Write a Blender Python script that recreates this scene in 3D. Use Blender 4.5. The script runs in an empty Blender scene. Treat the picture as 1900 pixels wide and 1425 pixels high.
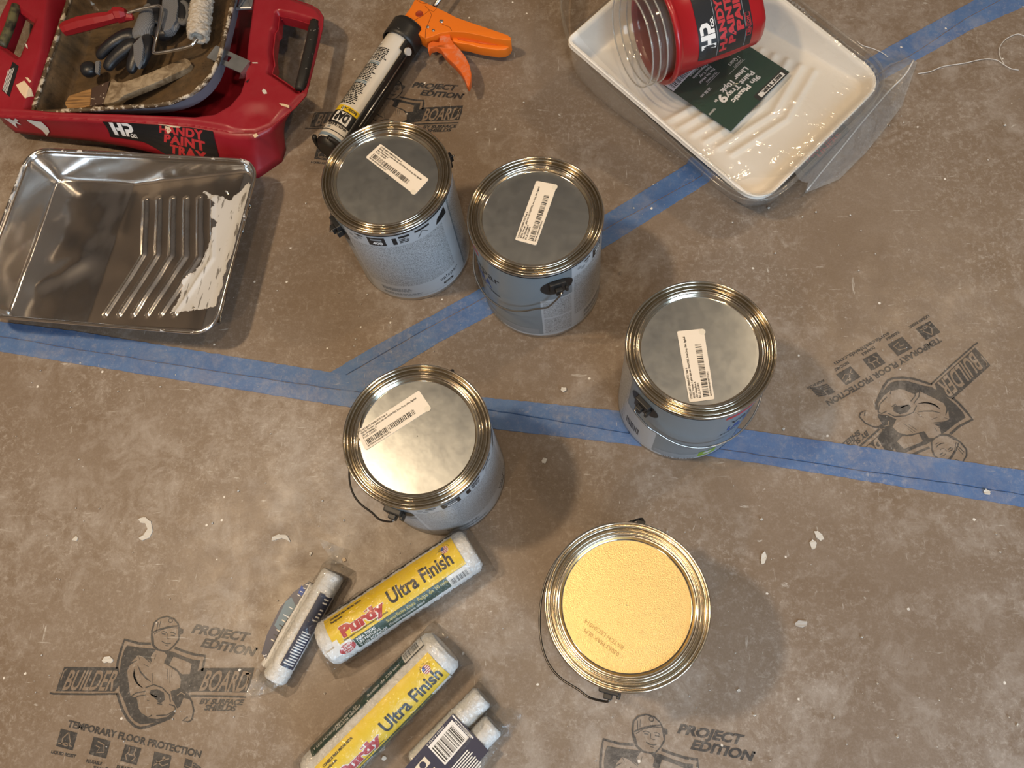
import bpy, bmesh, math, random
import numpy as np
from mathutils import Vector, Matrix
from mathutils.geometry import tessellate_polygon
random.seed(7); rng = np.random.default_rng(5)
S = bpy.context.scene
COL = S.collection
R = math.radians

# ------------------------------------------------------------------ camera
F, NU, NV, CH = 1435.85, 1073.28, 1224.81, 1.0158      # focal length (px of a 1900 wide frame), nadir pixel, camera height
d = np.array([NU-950, -(NV-712.5), -F]); d /= np.linalg.norm(d)
a = np.array([0, 0, -1.]); v = np.cross(a, d); c_ = a@d
K = np.array([[0, -v[2], v[1]], [v[2], 0, -v[0]], [-v[1], v[0], 0]])
MC = np.eye(3)+K+K@K/(1+c_)
cam = bpy.data.objects.new('camera', bpy.data.cameras.new('camera')); COL.objects.link(cam)
m4 = Matrix(MC.T.tolist()).to_4x4(); m4.translation = (0, 0, CH); cam.matrix_world = m4
cam.data.sensor_width = 36; cam.data.lens = F/1900*36; cam.data.clip_start = .01
S.camera = cam
# ------------------------------------------------------------------ world, lights, exposure
S.view_settings.view_transform = 'Standard'; S.view_settings.look = 'None'
S.view_settings.exposure = 0.47; S.view_settings.gamma = 1; S.view_settings.use_curve_mapping = False
S.cycles.max_bounces = 14; S.cycles.transparent_max_bounces = 24; S.cycles.caustics_reflective = False; S.cycles.caustics_refractive = False
S.cycles.transmission_bounces = 12
W = bpy.data.worlds.new('room_light'); S.world = W; W.use_nodes = True
W.node_tree.nodes['Background'].inputs[0].default_value = (.82, .86, 1, 1)
W.node_tree.nodes['Background'].inputs[1].default_value = 1.6
def area(name, loc, aim, sx, sy, power, col):
    L = bpy.data.lights.new(name, 'AREA'); L.shape = 'RECTANGLE'; L.size = sx; L.size_y = sy; L.energy = power; L.color = col
    o = bpy.data.objects.new(name, L); COL.objects.link(o); o.location = loc
    o.rotation_euler = (Vector(aim)-Vector(loc)).to_track_quat('-Z', 'Y').to_euler(); return o
WARM = (1, .74, .47); COOL = (.60, .80, 1)
area('window_light', (1.45, -2.12, 1.5), (.2, 0, .0), 1.7, 1.3, 52, COOL)
LAMPS = ((-1.22, .36, 25), (.02, .06, 7), (1.5, 1.3, 12), (-.9, -1.3, 9))
for x, y, p in LAMPS: area('ceiling_lamp_light', (x, y, 2.40), (x, y, 0), .16, .16, p, WARM)

# ------------------------------------------------------------------ helpers
def U(px, py, z=0.):
    """photo pixel -> world point on the plane of height z"""
    q = MC.T@np.array([(px-950)/F, -(py-712.5)/F, -1]); t = (z-CH)/q[2]
    return np.array([q[0]*t, q[1]*t])
def link(o, parent=None):
    COL.objects.link(o)
    if parent: o.parent = parent
    return o
def mesh(name, V, Fc, mat, parent=None, smooth=False, mi=None, angle=None):
    me = bpy.data.meshes.new(name); me.from_pydata([tuple(map(float, p)) for p in V], [], [tuple(map(int, f)) for f in Fc])
    for m in (mat if isinstance(mat, (list, tuple)) else [mat]): me.materials.append(m)
    if mi is not None: me.polygons.foreach_set('material_index', np.array(mi, dtype=np.int32))
    if smooth: me.polygons.foreach_set('use_smooth', np.ones(len(me.polygons), dtype=bool))
    if smooth and angle: me.set_sharp_from_angle(angle=R(angle))
    me.update(); o = bpy.data.objects.new(name, me); return link(o, parent)
def empty(name, loc, label, cat, group=None, rz=0):
    o = bpy.data.objects.new(name, None); o.empty_display_size = .02; o.location = loc; o.rotation_euler[2] = rz
    link(o); return tag(o, label, cat, group)
def tag(o, label=None, cat=None, group=None, kind=None):
    if label: o['label'] = label
    if cat: o['category'] = cat
    if group: o['group'] = group
    if kind: o['kind'] = kind
    return o
def fix(o):
    """recalculate normals"""
    b = bmesh.new(); b.from_mesh(o.data); bmesh.ops.recalc_face_normals(b, faces=b.faces); b.to_mesh(o.data); b.free(); return o
def lathe(prof, n=96, closed=False):
    V = []; Fc = []; m = len(prof)
    for k in range(n):
        c, s = math.cos(2*math.pi*k/n), math.sin(2*math.pi*k/n)
        V += [(r*c, r*s, z) for r, z in prof]
    for k in range(n):
        k2 = (k+1) % n
        for i in range(m-1 if not closed else m):
            j = (i+1) % m
            Fc.append((k*m+i, k2*m+i, k2*m+j, k*m+j))
    return V, Fc
def smoothpath(P, n=8):
    P = [np.array(p, float) for p in P]
    if len(P) < 3: return P
    Q = [2*P[0]-P[1]]+P+[2*P[-1]-P[-2]]; out = []
    for i in range(1, len(Q)-2):
        p0, p1, p2, p3 = Q[i-1:i+3]
        for k in range(n):
            t = k/n; out.append(.5*((2*p1)+(-p0+p2)*t+(2*p0-5*p1+4*p2-p3)*t*t+(-p0+3*p1-3*p2+p3)*t**3))
    return out+[P[-1]]
def tube(P, r, n=10, caps=True, sec=None):
    """tube along points; r number or list; sec = list of 2D section points (unit)"""
    P = [np.array(p, float) for p in P]; m = len(P); rs = r if hasattr(r, '__len__') else [r]*m
    sec = sec or [(math.cos(2*math.pi*k/n), math.sin(2*math.pi*k/n)) for k in range(n)]; n = len(sec)
    V = []; Fc = []; N = None
    for i, p in enumerate(P):
        t = P[min(i+1, m-1)]-P[max(i-1, 0)]; t = t/(np.linalg.norm(t)+1e-12)
        if N is None:
            u = np.array([0, 0, 1.]) if abs(t[2]) < .9 else np.array([1., 0, 0]); N = u-t*(u@t)
        else: N = N-t*(N@t)
        N = N/np.linalg.norm(N); B = np.cross(t, N)
        V += [p+(N*a+B*b)*rs[i] for b, a in sec]
    for i in range(m-1):
        for k in range(n): Fc.append((i*n+k, i*n+(k+1) % n, (i+1)*n+(k+1) % n, (i+1)*n+k))
    if caps: Fc += [tuple(range(n))[::-1], tuple((m-1)*n+k for k in range(n))]
    return V, Fc
def box(x0, x1, y0, y1, z0, z1):
    V = [(x, y, z) for z in (z0, z1) for y in (y0, y1) for x in (x0, x1)]
    return V, [(0, 2, 3, 1), (4, 5, 7, 6), (0, 1, 5, 4), (2, 6, 7, 3), (0, 4, 6, 2), (1, 3, 7, 5)]
def rbox(x0, x1, y0, y1, z0, z1, b, seg=2):
    bm = bmesh.new(); V, Fc = box(x0, x1, y0, y1, z0, z1); vs = [bm.verts.new(p) for p in V]
    for f in Fc: bm.faces.new([vs[i] for i in f])
    bmesh.ops.bevel(bm, geom=bm.edges[:], offset=b, segments=seg, affect='EDGES', profile=.5)
    bm.verts.ensure_lookup_table(); bm.verts.index_update()
    out = ([tuple(q.co) for q in bm.verts], [tuple(q.index for q in f.verts) for f in bm.faces]); bm.free(); return out
def prism(poly, z0, z1):
    n = len(poly); V = [(x, y, z0) for x, y in poly]+[(x, y, z1) for x, y in poly]
    tr = tessellate_polygon([[Vector((x, y, 0)) for x, y in poly]])
    Fc = [t[::-1] for t in tr]+[tuple(i+n for i in t) for t in tr]+[(i, (i+1) % n, (i+1) % n+n, i+n) for i in range(n)]
    return V, Fc
def join(*vf):
    V = []; Fc = []
    for a, b in vf:
        k = len(V); V += list(a); Fc += [tuple(i+k for i in f) for f in b]
    return V, Fc
def xf(V, M): return [M@Vector(p) for p in V]
def sdf(P, X, Y):
    """signed distance to polygon, positive inside"""
    P = np.array(P, float); dd = np.full(X.shape, 1e9); ins = np.zeros(X.shape, bool)
    for i in range(len(P)):
        a, b = P[i], P[(i+1) % len(P)]; e = b-a; w0 = X-a[0]; w1 = Y-a[1]
        t = np.clip((w0*e[0]+w1*e[1])/(e@e+1e-18), 0, 1); dd = np.minimum(dd, np.hypot(w0-e[0]*t, w1-e[1]*t))
        c = (a[1] > Y) != (b[1] > Y)
        ins ^= c & (X < (b[0]-a[0])*(Y-a[1])/(b[1]-a[1]+1e-18)+a[0])
    return np.where(ins, dd, -dd)
def roundpoly(P, r, n=6):
    """round the corners of a polygon (r number or list)"""
    P = [np.array(p, float) for p in P]; out = []; m = len(P)
    for i in range(m):
        rr = r[i] if hasattr(r, '__len__') else r
        a, b, c = P[i-1], P[i], P[(i+1) % m]; u = (a-b); w = (c-b); lu, lw = np.linalg.norm(u), np.linalg.norm(w); u, w = u/lu, w/lw
        ang = math.acos(max(-1, min(1, u@w))); t = min(rr/math.tan(ang/2), .48*lu, .48*lw) if ang > .01 else 0
        if rr <= 0 or ang > 3.1: out.append(b); continue
        p0, p1 = b+u*t, b+w*t
        for k in range(n+1):
            s = k/n; out.append((1-s)**2*p0+2*s*(1-s)*b+s*s*p1)
    return out
def vnoise(X, Y, s=1., seed=0):
    """smooth value noise on arrays"""
    g = np.random.default_rng(seed).random((64, 64)); x = X*s+1000.3; y = Y*s+1000.7
    xi = np.floor(x).astype(int); yi = np.floor(y).astype(int); fx = x-xi; fy = y-yi; fx = fx*fx*(3-2*fx); fy = fy*fy*(3-2*fy)
    G = lambda a, b: g[a % 64, b % 64]
    return ((G(xi, yi)*(1-fx)+G(xi+1, yi)*fx)*(1-fy)+(G(xi, yi+1)*(1-fx)+G(xi+1, yi+1)*fx)*fy)*2-1

# ------------------------------------------------------------------ materials
class NT:
    def __init__(s, name):
        s.m = bpy.data.materials.new(name); s.m.use_nodes = True; s.t = s.m.node_tree
        s.b = s.t.nodes['Principled BSDF']; s.out = s.t.nodes['Material Output']
    def n(s, typ, ins=None, **kw):
        x = s.t.nodes.new('ShaderNode'+typ)
        for k, w in kw.items(): setattr(x, k, w)
        for k, w in (ins or {}).items(): s.set(x, k, w)
        return x
    def set(s, x, k, w):
        i = x.inputs[k]
        if isinstance(w, bpy.types.NodeSocket): s.t.links.new(w, i)
        elif isinstance(w, bpy.types.Node): s.t.links.new(w.outputs[0], i)
        else: i.default_value = (tuple(w)+(1,))[:4] if (hasattr(w, '__len__') and i.type == 'RGBA') else w
    def p(s, **kw):
        for k, w in kw.items(): s.set(s.b, k.replace('_', ' '), w)
        return s
    def co(s, kind='Object'): return s.n('TexCoord').outputs[kind]
    def noise(s, scale, detail=4, rough=.55, vec=None, dist=0, out='Fac'):
        return s.n('TexNoise', dict(Scale=scale, Detail=detail, Roughness=rough, Distortion=dist, Vector=vec or s.co())).outputs[out]
    def ramp(s, fac, lo, hi, a=0., b=1.):
        return s.n('MapRange', {0: fac, 1: lo, 2: hi, 3: a, 4: b}, clamp=True).outputs[0]
    def mix(s, fac, a, b, typ='MIX'):
        x = s.n('Mix', data_type='RGBA', blend_type=typ); s.set(x, 0, fac); s.set(x, 6, a); s.set(x, 7, b); return x.outputs[2]
    def math(s, op, a, b=0.):
        return s.n('Math', {0: a, 1: b}, operation=op).outputs[0]
    def map(s, scale=(1, 1, 1), rot=(0, 0, 0), vec=None):
        return s.n('Mapping', dict(Vector=vec or s.co(), Scale=scale, Rotation=rot)).outputs[0]
    def bump(s, h, strength=.3, dist=.001):
        s.set(s.b, 'Normal', s.n('Bump', dict(Height=h, Strength=strength, Distance=dist)).outputs[0]); return s
def plain(name, col, rough=.5, metal=0., **kw):
    x = NT(name); x.p(Base_Color=col, Roughness=rough, Metallic=metal, **kw); return x.m
def scuffs(x, base, amt=1.):
    """drywall dust: broad haze, directional scratches, dots (world/object coordinates: all flat floor pieces sit at the origin)"""
    big = x.noise(2.6, 5, .6); haze = x.ramp(x.math('MULTIPLY', x.noise(22, 12, .78, dist=.5), x.ramp(big, .36, .66, .72, 1.14)), .45, .66, 0, .52*amt)
    c = x.mix(haze, base, (.42, .385, .35))
    fib = x.ramp(x.noise(120, 12, .82, dist=.25), .50, .66, 0, .6*amt); c = x.mix(x.math('MULTIPLY', fib, x.ramp(x.noise(6, 4, .7), .35, .6)), c, (.50, .465, .42))
    for sc, rot, lo in (((22, 160, 22), .5, .665), ((150, 20, 22), 1.9, .67), ((30, 110, 30), -.8, .68), ((60, 75, 60), 2.4, .69)):
        s_ = x.ramp(x.noise(1., 8, .68, vec=x.map(sc, (0, 0, rot)), dist=.5), lo-.015, lo+.055, 0, .85*amt)
        c = x.mix(s_, c, (.56, .54, .50))
    vor = x.n('TexVoronoi', dict(Vector=x.co(), Scale=42., Randomness=1.)); sel = x.math('GREATER_THAN', x.n('SeparateColor', {0: vor.outputs['Color']}).outputs[0], .80)
    dots = x.math('MULTIPLY', x.ramp(x.math('ADD', vor.outputs['Distance'], x.ramp(x.noise(300, 2), 0, 1, -.05, .05)), .055, .085, 1, 0), sel)
    c = x.mix(dots, c, (.74, .72, .67))
    return c
def board_mat(name, ink=False):
    x = NT(name)
    f = x.noise(7, 10, .68); g = x.noise(420, 3, .6)
    if ink:
        base = x.mix(x.ramp(x.noise(160, 4), .62, .72, 0, .55), (.030, .031, .034), (.17, .14, .12))
    else:
        base = x.mix(x.ramp(f, .32, .68), (.170, .120, .077), (.250, .200, .155))
        base = x.mix(x.ramp(x.noise(2.1, 3), .35, .7), base, x.mix(.5, base, (.24, .195, .155)))
        base = x.mix(x.ramp(g, .3, .7, 0, .35), base, (.13, .09, .065))
        sp = x.n('TexVoronoi', dict(Vector=x.co(), Scale=11.)); sel = x.math('GREATER_THAN', x.n('SeparateColor', {0: sp.outputs['Color']}).outputs[1], .8)
        base = x.mix(x.math('MULTIPLY', x.ramp(x.math('ADD', sp.outputs['Distance'], x.ramp(x.noise(180, 3), 0, 1, -.03, .03)), .03, .055, .75, 0), sel), base, (.05, .036, .026))
    c = scuffs(x, base, .55 if ink else 1.)
    x.p(Base_Color=c, Roughness=x.ramp(x.noise(30, 6), .3, .7, .34, .52), Specular_IOR_Level=.45)
    x.bump(x.math('ADD', x.math('MULTIPLY', x.noise(26, 6), .8), x.math('MULTIPLY', x.noise(190, 4), .25)), .35, .0016)
    return x.m
M = {}
M['board'] = board_mat('floor_board_paper'); M['ink'] = board_mat('floor_board_ink', True)
def tape_mat():
    x = NT('blue_tape'); base = x.mix(x.ramp(x.noise(20, 8, .65), .3, .7), (.062, .130, .300), (.10, .195, .39))
    base = x.mix(x.ramp(x.noise(900, 2), .3, .7, 0, .3), base, (.04, .10, .27))
    x.p(Base_Color=scuffs(x, base, .62), Roughness=.5); x.bump(x.noise(700, 3), .3, .0003)
    return x.m
M['tape'] = tape_mat()
M['subfloor'] = plain('subfloor_wood', (.12, .09, .06), .7)
M['black'] = plain('black_print', (.012, .012, .013), .45); M['white'] = plain('white_print', (.78, .78, .77), .5)
M['red_print'] = plain('red_print', (.44, .03, .036), .45); M['grey_print'] = plain('grey_print', (.25, .27, .29), .5)
M['navy'] = plain('navy_print', (.010, .016, .055), .4); M['yellow'] = plain('yellow_print', (.80, .56, .012), .45)
M['green'] = plain('dark_green_print', (.008, .045, .028), .4); M['steelblue'] = plain('steel_blue_print', (.12, .19, .24), .45)
M['cream'] = plain('cream_print', (.72, .66, .54), .5); M['lime'] = plain('lime_print', (.20, .33, .03), .5)
M['blue_print'] = plain('blue_print', (.03, .08, .33), .5); M['goldtext'] = plain('soft_yellow_print', (.60, .50, .12), .5)

# ------------------------------------------------------------------ flat print
_tc = {}
def text_mesh(s, bold=0., shear=0., sp=1.):
    k = (s, bold, shear, sp)
    if k not in _tc:
        cu = bpy.data.curves.new('t', 'FONT'); cu.body = s; cu.offset = bold; cu.shear = shear; cu.resolution_u = 3; cu.space_character = sp
        o = bpy.data.objects.new('t', cu); me = bpy.data.meshes.new_from_object(o)
        V = np.array([q.co[:2] for q in me.vertices]) if len(me.vertices) else np.zeros((0, 2)); Fc = [tuple(p.vertices) for p in me.polygons]
        bpy.data.objects.remove(o); bpy.data.curves.remove(cu); bpy.data.meshes.remove(me); _tc[k] = (V, Fc)
    return _tc[k]
class Ink:
    """collects flat coloured shapes in a 2D frame, then lays them on a surface through a mapping"""
    def __init__(s): s.V = []; s.F = []; s.mi = []; s.mats = []
    def _add(s, V, Fc, mat, lay):
        if mat not in s.mats: s.mats.append(mat)
        k = len(s.V); s.V += [(float(p[0]), float(p[1]), lay) for p in V]; s.F += [tuple(i+k for i in f) for f in Fc]; s.mi += [s.mats.index(mat)]*len(Fc)
    def poly(s, P, mat, lay=1): s._add(P, tessellate_polygon([[Vector((p[0], p[1], 0)) for p in P]]), mat, lay)
    def rect(s, x0, y0, x1, y1, mat, lay=1, n=1, m=1):
        V = [(x0+(x1-x0)*i/n, y0+(y1-y0)*j/m) for j in range(m+1) for i in range(n+1)]
        s._add(V, [(j*(n+1)+i, j*(n+1)+i+1, (j+1)*(n+1)+i+1, (j+1)*(n+1)+i) for j in range(m) for i in range(n)], mat, lay)
    def disc(s, x, y, rx, mat, lay=1, ry=None, n=24): s.poly([(x+rx*math.cos(2*math.pi*k/n), y+(ry or rx)*math.sin(2*math.pi*k/n)) for k in range(n)], mat, lay)
    def line(s, P, w, mat, lay=1, taper=0):
        P = [np.array(p, float) for p in P]; m = len(P); V = []
        for i, p in enumerate(P):
            t = P[min(i+1, m-1)]-P[max(i-1, 0)]; t /= np.linalg.norm(t)+1e-12; nn = np.array([-t[1], t[0]])
            ww = w/2*(1-taper*abs(2*i/(m-1)-1)**2)
            V += [p+nn*ww, p-nn*ww]
        s._add(V, [(2*i, 2*i+1, 2*i+3, 2*i+2) for i in range(m-1)], mat, lay)
    def text(s, t, x, y, h, mat, lay=1, w=None, bold=0., shear=0., rot=0., ax=None, sp=1., align='L'):
        """h = cap height; w = fit width; ax = (ux,uy,vx,vy) axes of the text frame"""
        V, Fc = text_mesh(t, bold, shear, sp)
        if not len(V): return
        V = V.copy(); V[:, 0] -= V[:, 0].min(); V[:, 1] /= .7; V[:, 0] /= .7
        V[:, 0] *= (w/V[:, 0].max()) if w else h; V[:, 1] *= h
        if align == 'C': V[:, 0] -= V[:, 0].max()/2
        if ax is None: c, q = math.cos(rot), math.sin(rot); ax = (c, q, -q, c)
        s._add(np.stack([x+V[:, 0]*ax[0]+V[:, 1]*ax[2], y+V[:, 0]*ax[1]+V[:, 1]*ax[3]], 1), Fc, mat, lay)
    def barcode(s, x0, y0, x1, y1, mat, lay=1, n=30, seed=1, horiz=True):
        r = random.Random(seed); ws = [r.choice((1, 1, 2, 3)) for _ in range(2*n)]; T = sum(ws); p = 0
        for i, w in enumerate(ws):
            if i % 2 == 0:
                if horiz: s.rect(x0+(x1-x0)*p/T, y0, x0+(x1-x0)*(p+w)/T, y1, mat, lay)
                else: s.rect(x0, y0+(y1-y0)*p/T, x1, y0+(y1-y0)*(p+w)/T, mat, lay)
            p += w
    def microtext(s, x0, y0, x1, y1, mat, rows, lay=1, seed=0, fill=.62, ragged=.15):
        """rows of word-sized dashes for print too small to read"""
        r = random.Random(seed); H = (y1-y0)/rows
        for j in range(rows):
            y = y1-H*(j+.5); x = x0; e = x1-(x1-x0)*ragged*r.random()
            while x < e:
                w = H*r.uniform(.7, 2.6); w = min(w, e-x)
                s.rect(x, y-H*fill/2, x+w, y+H*fill/2, mat, lay); x += w+H*.45
    def cut(s, ax, step):
        """split every face at regular steps along one axis, so that it can follow a curved surface"""
        bm = bmesh.new(); vs = [bm.verts.new(p) for p in s.V]
        for f, m_ in zip(s.F, s.mi):
            try: q = bm.faces.new([vs[i] for i in f]); q.material_index = m_
            except ValueError: pass
        c = [p[ax] for p in s.V]; lo, hi = min(c), max(c); v_ = math.ceil(lo/step)*step
        while v_ < hi:
            n_ = [0, 0, 0]; n_[ax] = 1; co = [0, 0, 0]; co[ax] = v_+1e-7
            bmesh.ops.bisect_plane(bm, geom=bm.verts[:]+bm.edges[:]+bm.faces[:], plane_co=co, plane_no=n_, dist=1e-8); v_ += step
        bm.verts.index_update(); s.V = [tuple(v.co) for v in bm.verts]; s.F = [tuple(v.index for v in f.verts) for f in bm.faces]; s.mi = [f.material_index for f in bm.faces]; bm.free(); return s
    def build(s, name, fn, parent=None, eps=.00012, smooth=False):
        return mesh(name, [fn(x, y, l*eps) for x, y, l in s.V], s.F, [M[m] for m in s.mats], parent, mi=s.mi, smooth=smooth)
def quadmap(TL, TR, BL, BR=None):
    """unit square (x right, y up) -> quad"""
    TL, TR, BL = map(lambda q: np.array(q, float), (TL, TR, BL)); BR = np.array(BR, float) if BR is not None else TR+BL-TL
    return lambda x, y: (BL*(1-x)+BR*x)*(1-y)+(TL*(1-x)+TR*x)*y

# ------------------------------------------------------------------ room shell (outside the frame: it is what the metal reflects and what the light bounces off)
M['ceil'] = plain('ceiling_paint', (.62, .62, .61), .8); M['wallp'] = plain('taupe_wall_paint', (.30, .25, .20), .7); M['walld'] = plain('dark_wood_wall', (.19, .15, .115), .5); M['trimw'] = plain('window_trim_white', (.7, .7, .68), .5)
def stru(name, V, Fc, m, parent=None): return tag(mesh(name, V, Fc, M[m], parent), kind='structure')
XW, XE, YS, YN, ZC = -2.5, 2.9, -2.25, 2.7, 2.44
stru('ceiling', *box(XW, XE, YS, YN, ZC, ZC+.1), 'ceil')
stru('wall_left', *box(XW-.1, XW, YS, YN, -.03, ZC+.1), 'walld'); stru('wall_right', *box(XE, XE+.1, YS, YN, -.03, ZC+.1), 'wallp'); stru('wall_back', *box(XW, XE, YN, YN+.1, -.03, ZC+.1), 'wallp')
wx0, wx1, wz0, wz1 = .55, 2.35, .85, 2.15
stru('wall_front', *join(box(XW, wx0, YS-.1, YS, -.03, ZC+.1), box(wx1, XE, YS-.1, YS, -.03, ZC+.1), box(wx0, wx1, YS-.1, YS, -.03, wz0), box(wx0, wx1, YS-.1, YS, wz1, ZC+.1)), 'wallp')
wf = [box(wx0, wx0+.05, YS-.08, YS-.02, wz0, wz1), box(wx1-.05, wx1, YS-.08, YS-.02, wz0, wz1), box(wx0, wx1, YS-.08, YS-.02, wz0, wz0+.05), box(wx0, wx1, YS-.08, YS-.02, wz1-.05, wz1)]
wf += [box((wx0*(3-i)+wx1*i)/3-.012, (wx0*(3-i)+wx1*i)/3+.012, YS-.065, YS-.035, wz0, wz1) for i in (1, 2)]+[box(wx0, wx1, YS-.065, YS-.035, (wz0+wz1)/2-.012, (wz0+wz1)/2+.012)]
stru('window_1', *join(*wf), 'trimw')
# ------------------------------------------------------------------ floor: boards, tape
FL = mesh('floor', *box(-4, 4, -4, 4, -.03, -.004), M['subfloor']); tag(FL, kind='structure')
s0, s1 = U(0, 622), U(1900, 918.5); t0, t1 = U(612, 713.5), U(1897, -30)
dir1 = (s1-s0)/np.linalg.norm(s1-s0); dir2 = (t1-t0)/np.linalg.norm(t1-t0)
# intersection of the two seams
A_ = np.array([dir1, -dir2]).T; k_ = np.linalg.solve(A_, t0-s0); X0 = s0+dir1*k_[0]
Wp, Ep, Np = X0-dir1*3.4, X0+dir1*3.2, X0+dir2*3.6
n1 = np.array([-dir1[1], dir1[0]]); n2 = np.array([-dir2[1], dir2[0]]); g = .0011
def sheet(P):
    V, Fc = prism([tuple(p) for p in P], -.0018, 0); return mesh('floor_board', V, Fc, M['board'], FL)
sheetS = sheet([Wp-n1*g, (-3.9, -3.9), (3.9, -3.9), Ep-n1*g])
sheetW = sheet([Wp+n1*g, X0+n1*g+n2*g, Np+n2*g, (-3.9, 3.9)])
sheetE = sheet([X0+n1*g+dir2*.004-n2*g, Ep+n1*g, (3.9, 3.9), Np-n2*g])
def tape(top, bot, seam, label, z=.0004, seed=0):
    """strip given by pixel edges, creased along the board seam below"""
    T = [U(*p) for p in top]; B = [U(*p) for p in bot]; s_ = [U(*p) for p in seam]
    ax = (T[-1]-T[0])/np.linalg.norm(T[-1]-T[0]); nn = np.array([-ax[1], ax[0]])
    def prep(L): L = np.array(L); return (L-T[0])@ax, (L-T[0])@nn
    tx, ty = prep(T); bx, by = prep(B); sx, sy = prep(s_)
    xs = np.arange(max(tx[0], bx[0])-.0001, max(tx[-1], bx[-1])+.0001, .006); V = []; n = len(xs)
    rr = np.random.default_rng(seed); jt = rr.normal(0, .0003, n); jb = rr.normal(0, .0003, n); js = np.cumsum(rr.normal(0, .00022, n)); js -= np.linspace(0, js[-1], n)
    for i, x in enumerate(xs):
        a = np.interp(x, bx, by)+jb[i]; b = np.interp(x, tx, ty)+jt[i]; s1_ = min(max(np.interp(x, sx, sy)+js[i], a+.006), b-.006)
        wv = .00025*math.sin(x*37)+.0002*math.sin(x*91+1)
        for y, h in ((a, -z+.00003), (a+.0002, 0), (s1_-.004, .0001+abs(wv)), (s1_-.0011, .00035), (s1_, -.0012), (s1_+.0008, .0003), (s1_+.004, .0001), (b-.0002, 0), (b, -z+.00003)):
            p = T[0]+ax*x+nn*y; V.append((p[0], p[1], z+h))
    Fc = [(i*9+k, (i+1)*9+k, (i+1)*9+k+1, i*9+k+1) for i in range(n-1) for k in range(8)]
    o = mesh('masking_tape', V, Fc, M['tape'], smooth=True, angle=35)
    return tag(o, label, 'tape', 'blue painter tape over the board seams')
tape([(-420, 530), (0, 597), (135, 613.8), (606, 689.5), (895, 737), (1145, 762), (1400, 799.5), (1900, 873), (2300, 934)],
     [(-420, 584), (0, 652.5), (633, 753.5), (921, 796.7), (1187, 827), (1400, 858.7), (1900, 941), (2300, 1008)],
     [(-420, 557), (0, 622), (633, 720), (1000, 776), (1400, 843), (1900, 919), (2300, 980)],
     'long blue tape strip crossing the whole floor from the metal tray to the right edge', z=.0009, seed=1)
tape([(604, 696), (694.7, 642.5), (791.6, 590.5), (892.6, 534.7), (1120.4, 399.8), (1223, 336), (1273.7, 304.6), (1623.7, 101), (1729.5, 42.6), (1797, 6.3), (1990, -100)],
     [(640, 737), (741, 680), (812.6, 636.8), (909.5, 584), (1117, 463), (1314, 338), (1702.6, 110.5), (1805, 53), (1900, 12.6), (2050, -70)],
     [(612, 713), (713.7, 655.8), (833.7, 588.4), (896.8, 552.6), (1120, 426.7), (1248.4, 354.3), (1690, 101), (1789.5, 34), (1990, -75)],
     'blue masking tape strip running diagonally up to the right from the long strip', z=.0005, seed=2)

# ------------------------------------------------------------------ printed logos on the boards
def z4(x, y): return U(80+x/4.5238, 1130+y/4.5238)
def L4(*P): return [z4(*p) for p in P]
LG = Ink()
e_dir = z4(1700, 715)-z4(55, 708); e_dir /= np.linalg.norm(e_dir)
k4 = np.linalg.norm(z4(1100, 600)-z4(900, 600))/200          # metres per zoomed pixel, roughly
dk, pp = 'ink', 'board'
# banners and shield
LG.poly(L4((178, 486), (632, 490), (645, 560), (640, 640), (600, 692), (108, 690), (135, 600)), dk, 1)
LG.poly(L4((1340, 495), (1775, 492), (1750, 600), (1712, 702), (1240, 690), (1230, 560)), dk, 1)
LG.line(L4((55, 705), (90, 712), (400, 716), (622, 712)), 14*k4, dk, 1)
LG.line(L4((1232, 728), (1500, 732), (1705, 738)), 16*k4, dk, 1)
LG.line(L4((905, 292), (800, 288), (684, 256), (655, 340), (630, 430), (618, 500)), 20*k4, dk, 1)
LG.line(L4((622, 705), (640, 770), (668, 850), (712, 925), (765, 980), (815, 1000), (880, 988), (990, 945), (1065, 915), (1105, 870)), 20*k4, dk, 1)
LG.line(L4((1105, 325), (1180, 355), (1270, 382), (1360, 394), (1352, 440), (1335, 520)), 20*k4, dk, 1)
LG.poly(L4((704, 305), (800, 322), (905, 330), (1000, 345), (1090, 358), (1180, 398), (1260, 424), (1320, 430), (1305, 490), (1292, 545), (1340, 600), (1300, 690), (1225, 700), (1175, 770), (1110, 850), (1050, 915), (960, 950), (880, 962), (818, 968), (768, 940), (722, 885), (690, 800), (668, 742), (640, 690), (640, 560), (655, 430), (680, 350)), dk, 1.3)
# right white window of the shield
LG.poly(L4((1095, 400), (1180, 430), (1248, 460), (1232, 545), (1165, 548), (1120, 500), (1060, 470)), pp, 2)
# torso
LG.poly(L4((800, 385), (745, 440), (706, 520), (716, 600), (735, 730), (785, 745), (800, 830), (830, 880), (880, 915), (960, 922), (1040, 905), (1090, 865), (1118, 820), (1085, 760), (1070, 690), (1150, 662), (1158, 590), (1130, 530), (1060, 480), (1015, 455), (1040, 390), (1010, 345), (950, 340), (905, 395), (915, 450), (880, 420)), pp, 2)
# arm at right and lower right hand
LG.poly(L4((1080, 700), (1150, 690), (1210, 700), (1245, 760), (1262, 850), (1240, 935), (1190, 945), (1130, 900), (1110, 830), (1150, 780)), pp, 1.9)
LG.line(L4((1170, 690), (1215, 720), (1250, 780), (1265, 850), (1250, 930), (1215, 948), (1172, 935), (1215, 905)), 12*k4, dk, 3)
LG.poly(L4((1070, 690), (1120, 680), (1200, 700), (1235, 760), (1180, 745), (1150, 820), (1125, 835), (1095, 770)), dk, 2.4)
LG.line(L4((1125, 725), (1160, 700), (1190, 720)), 8*k4, pp, 3)
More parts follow.
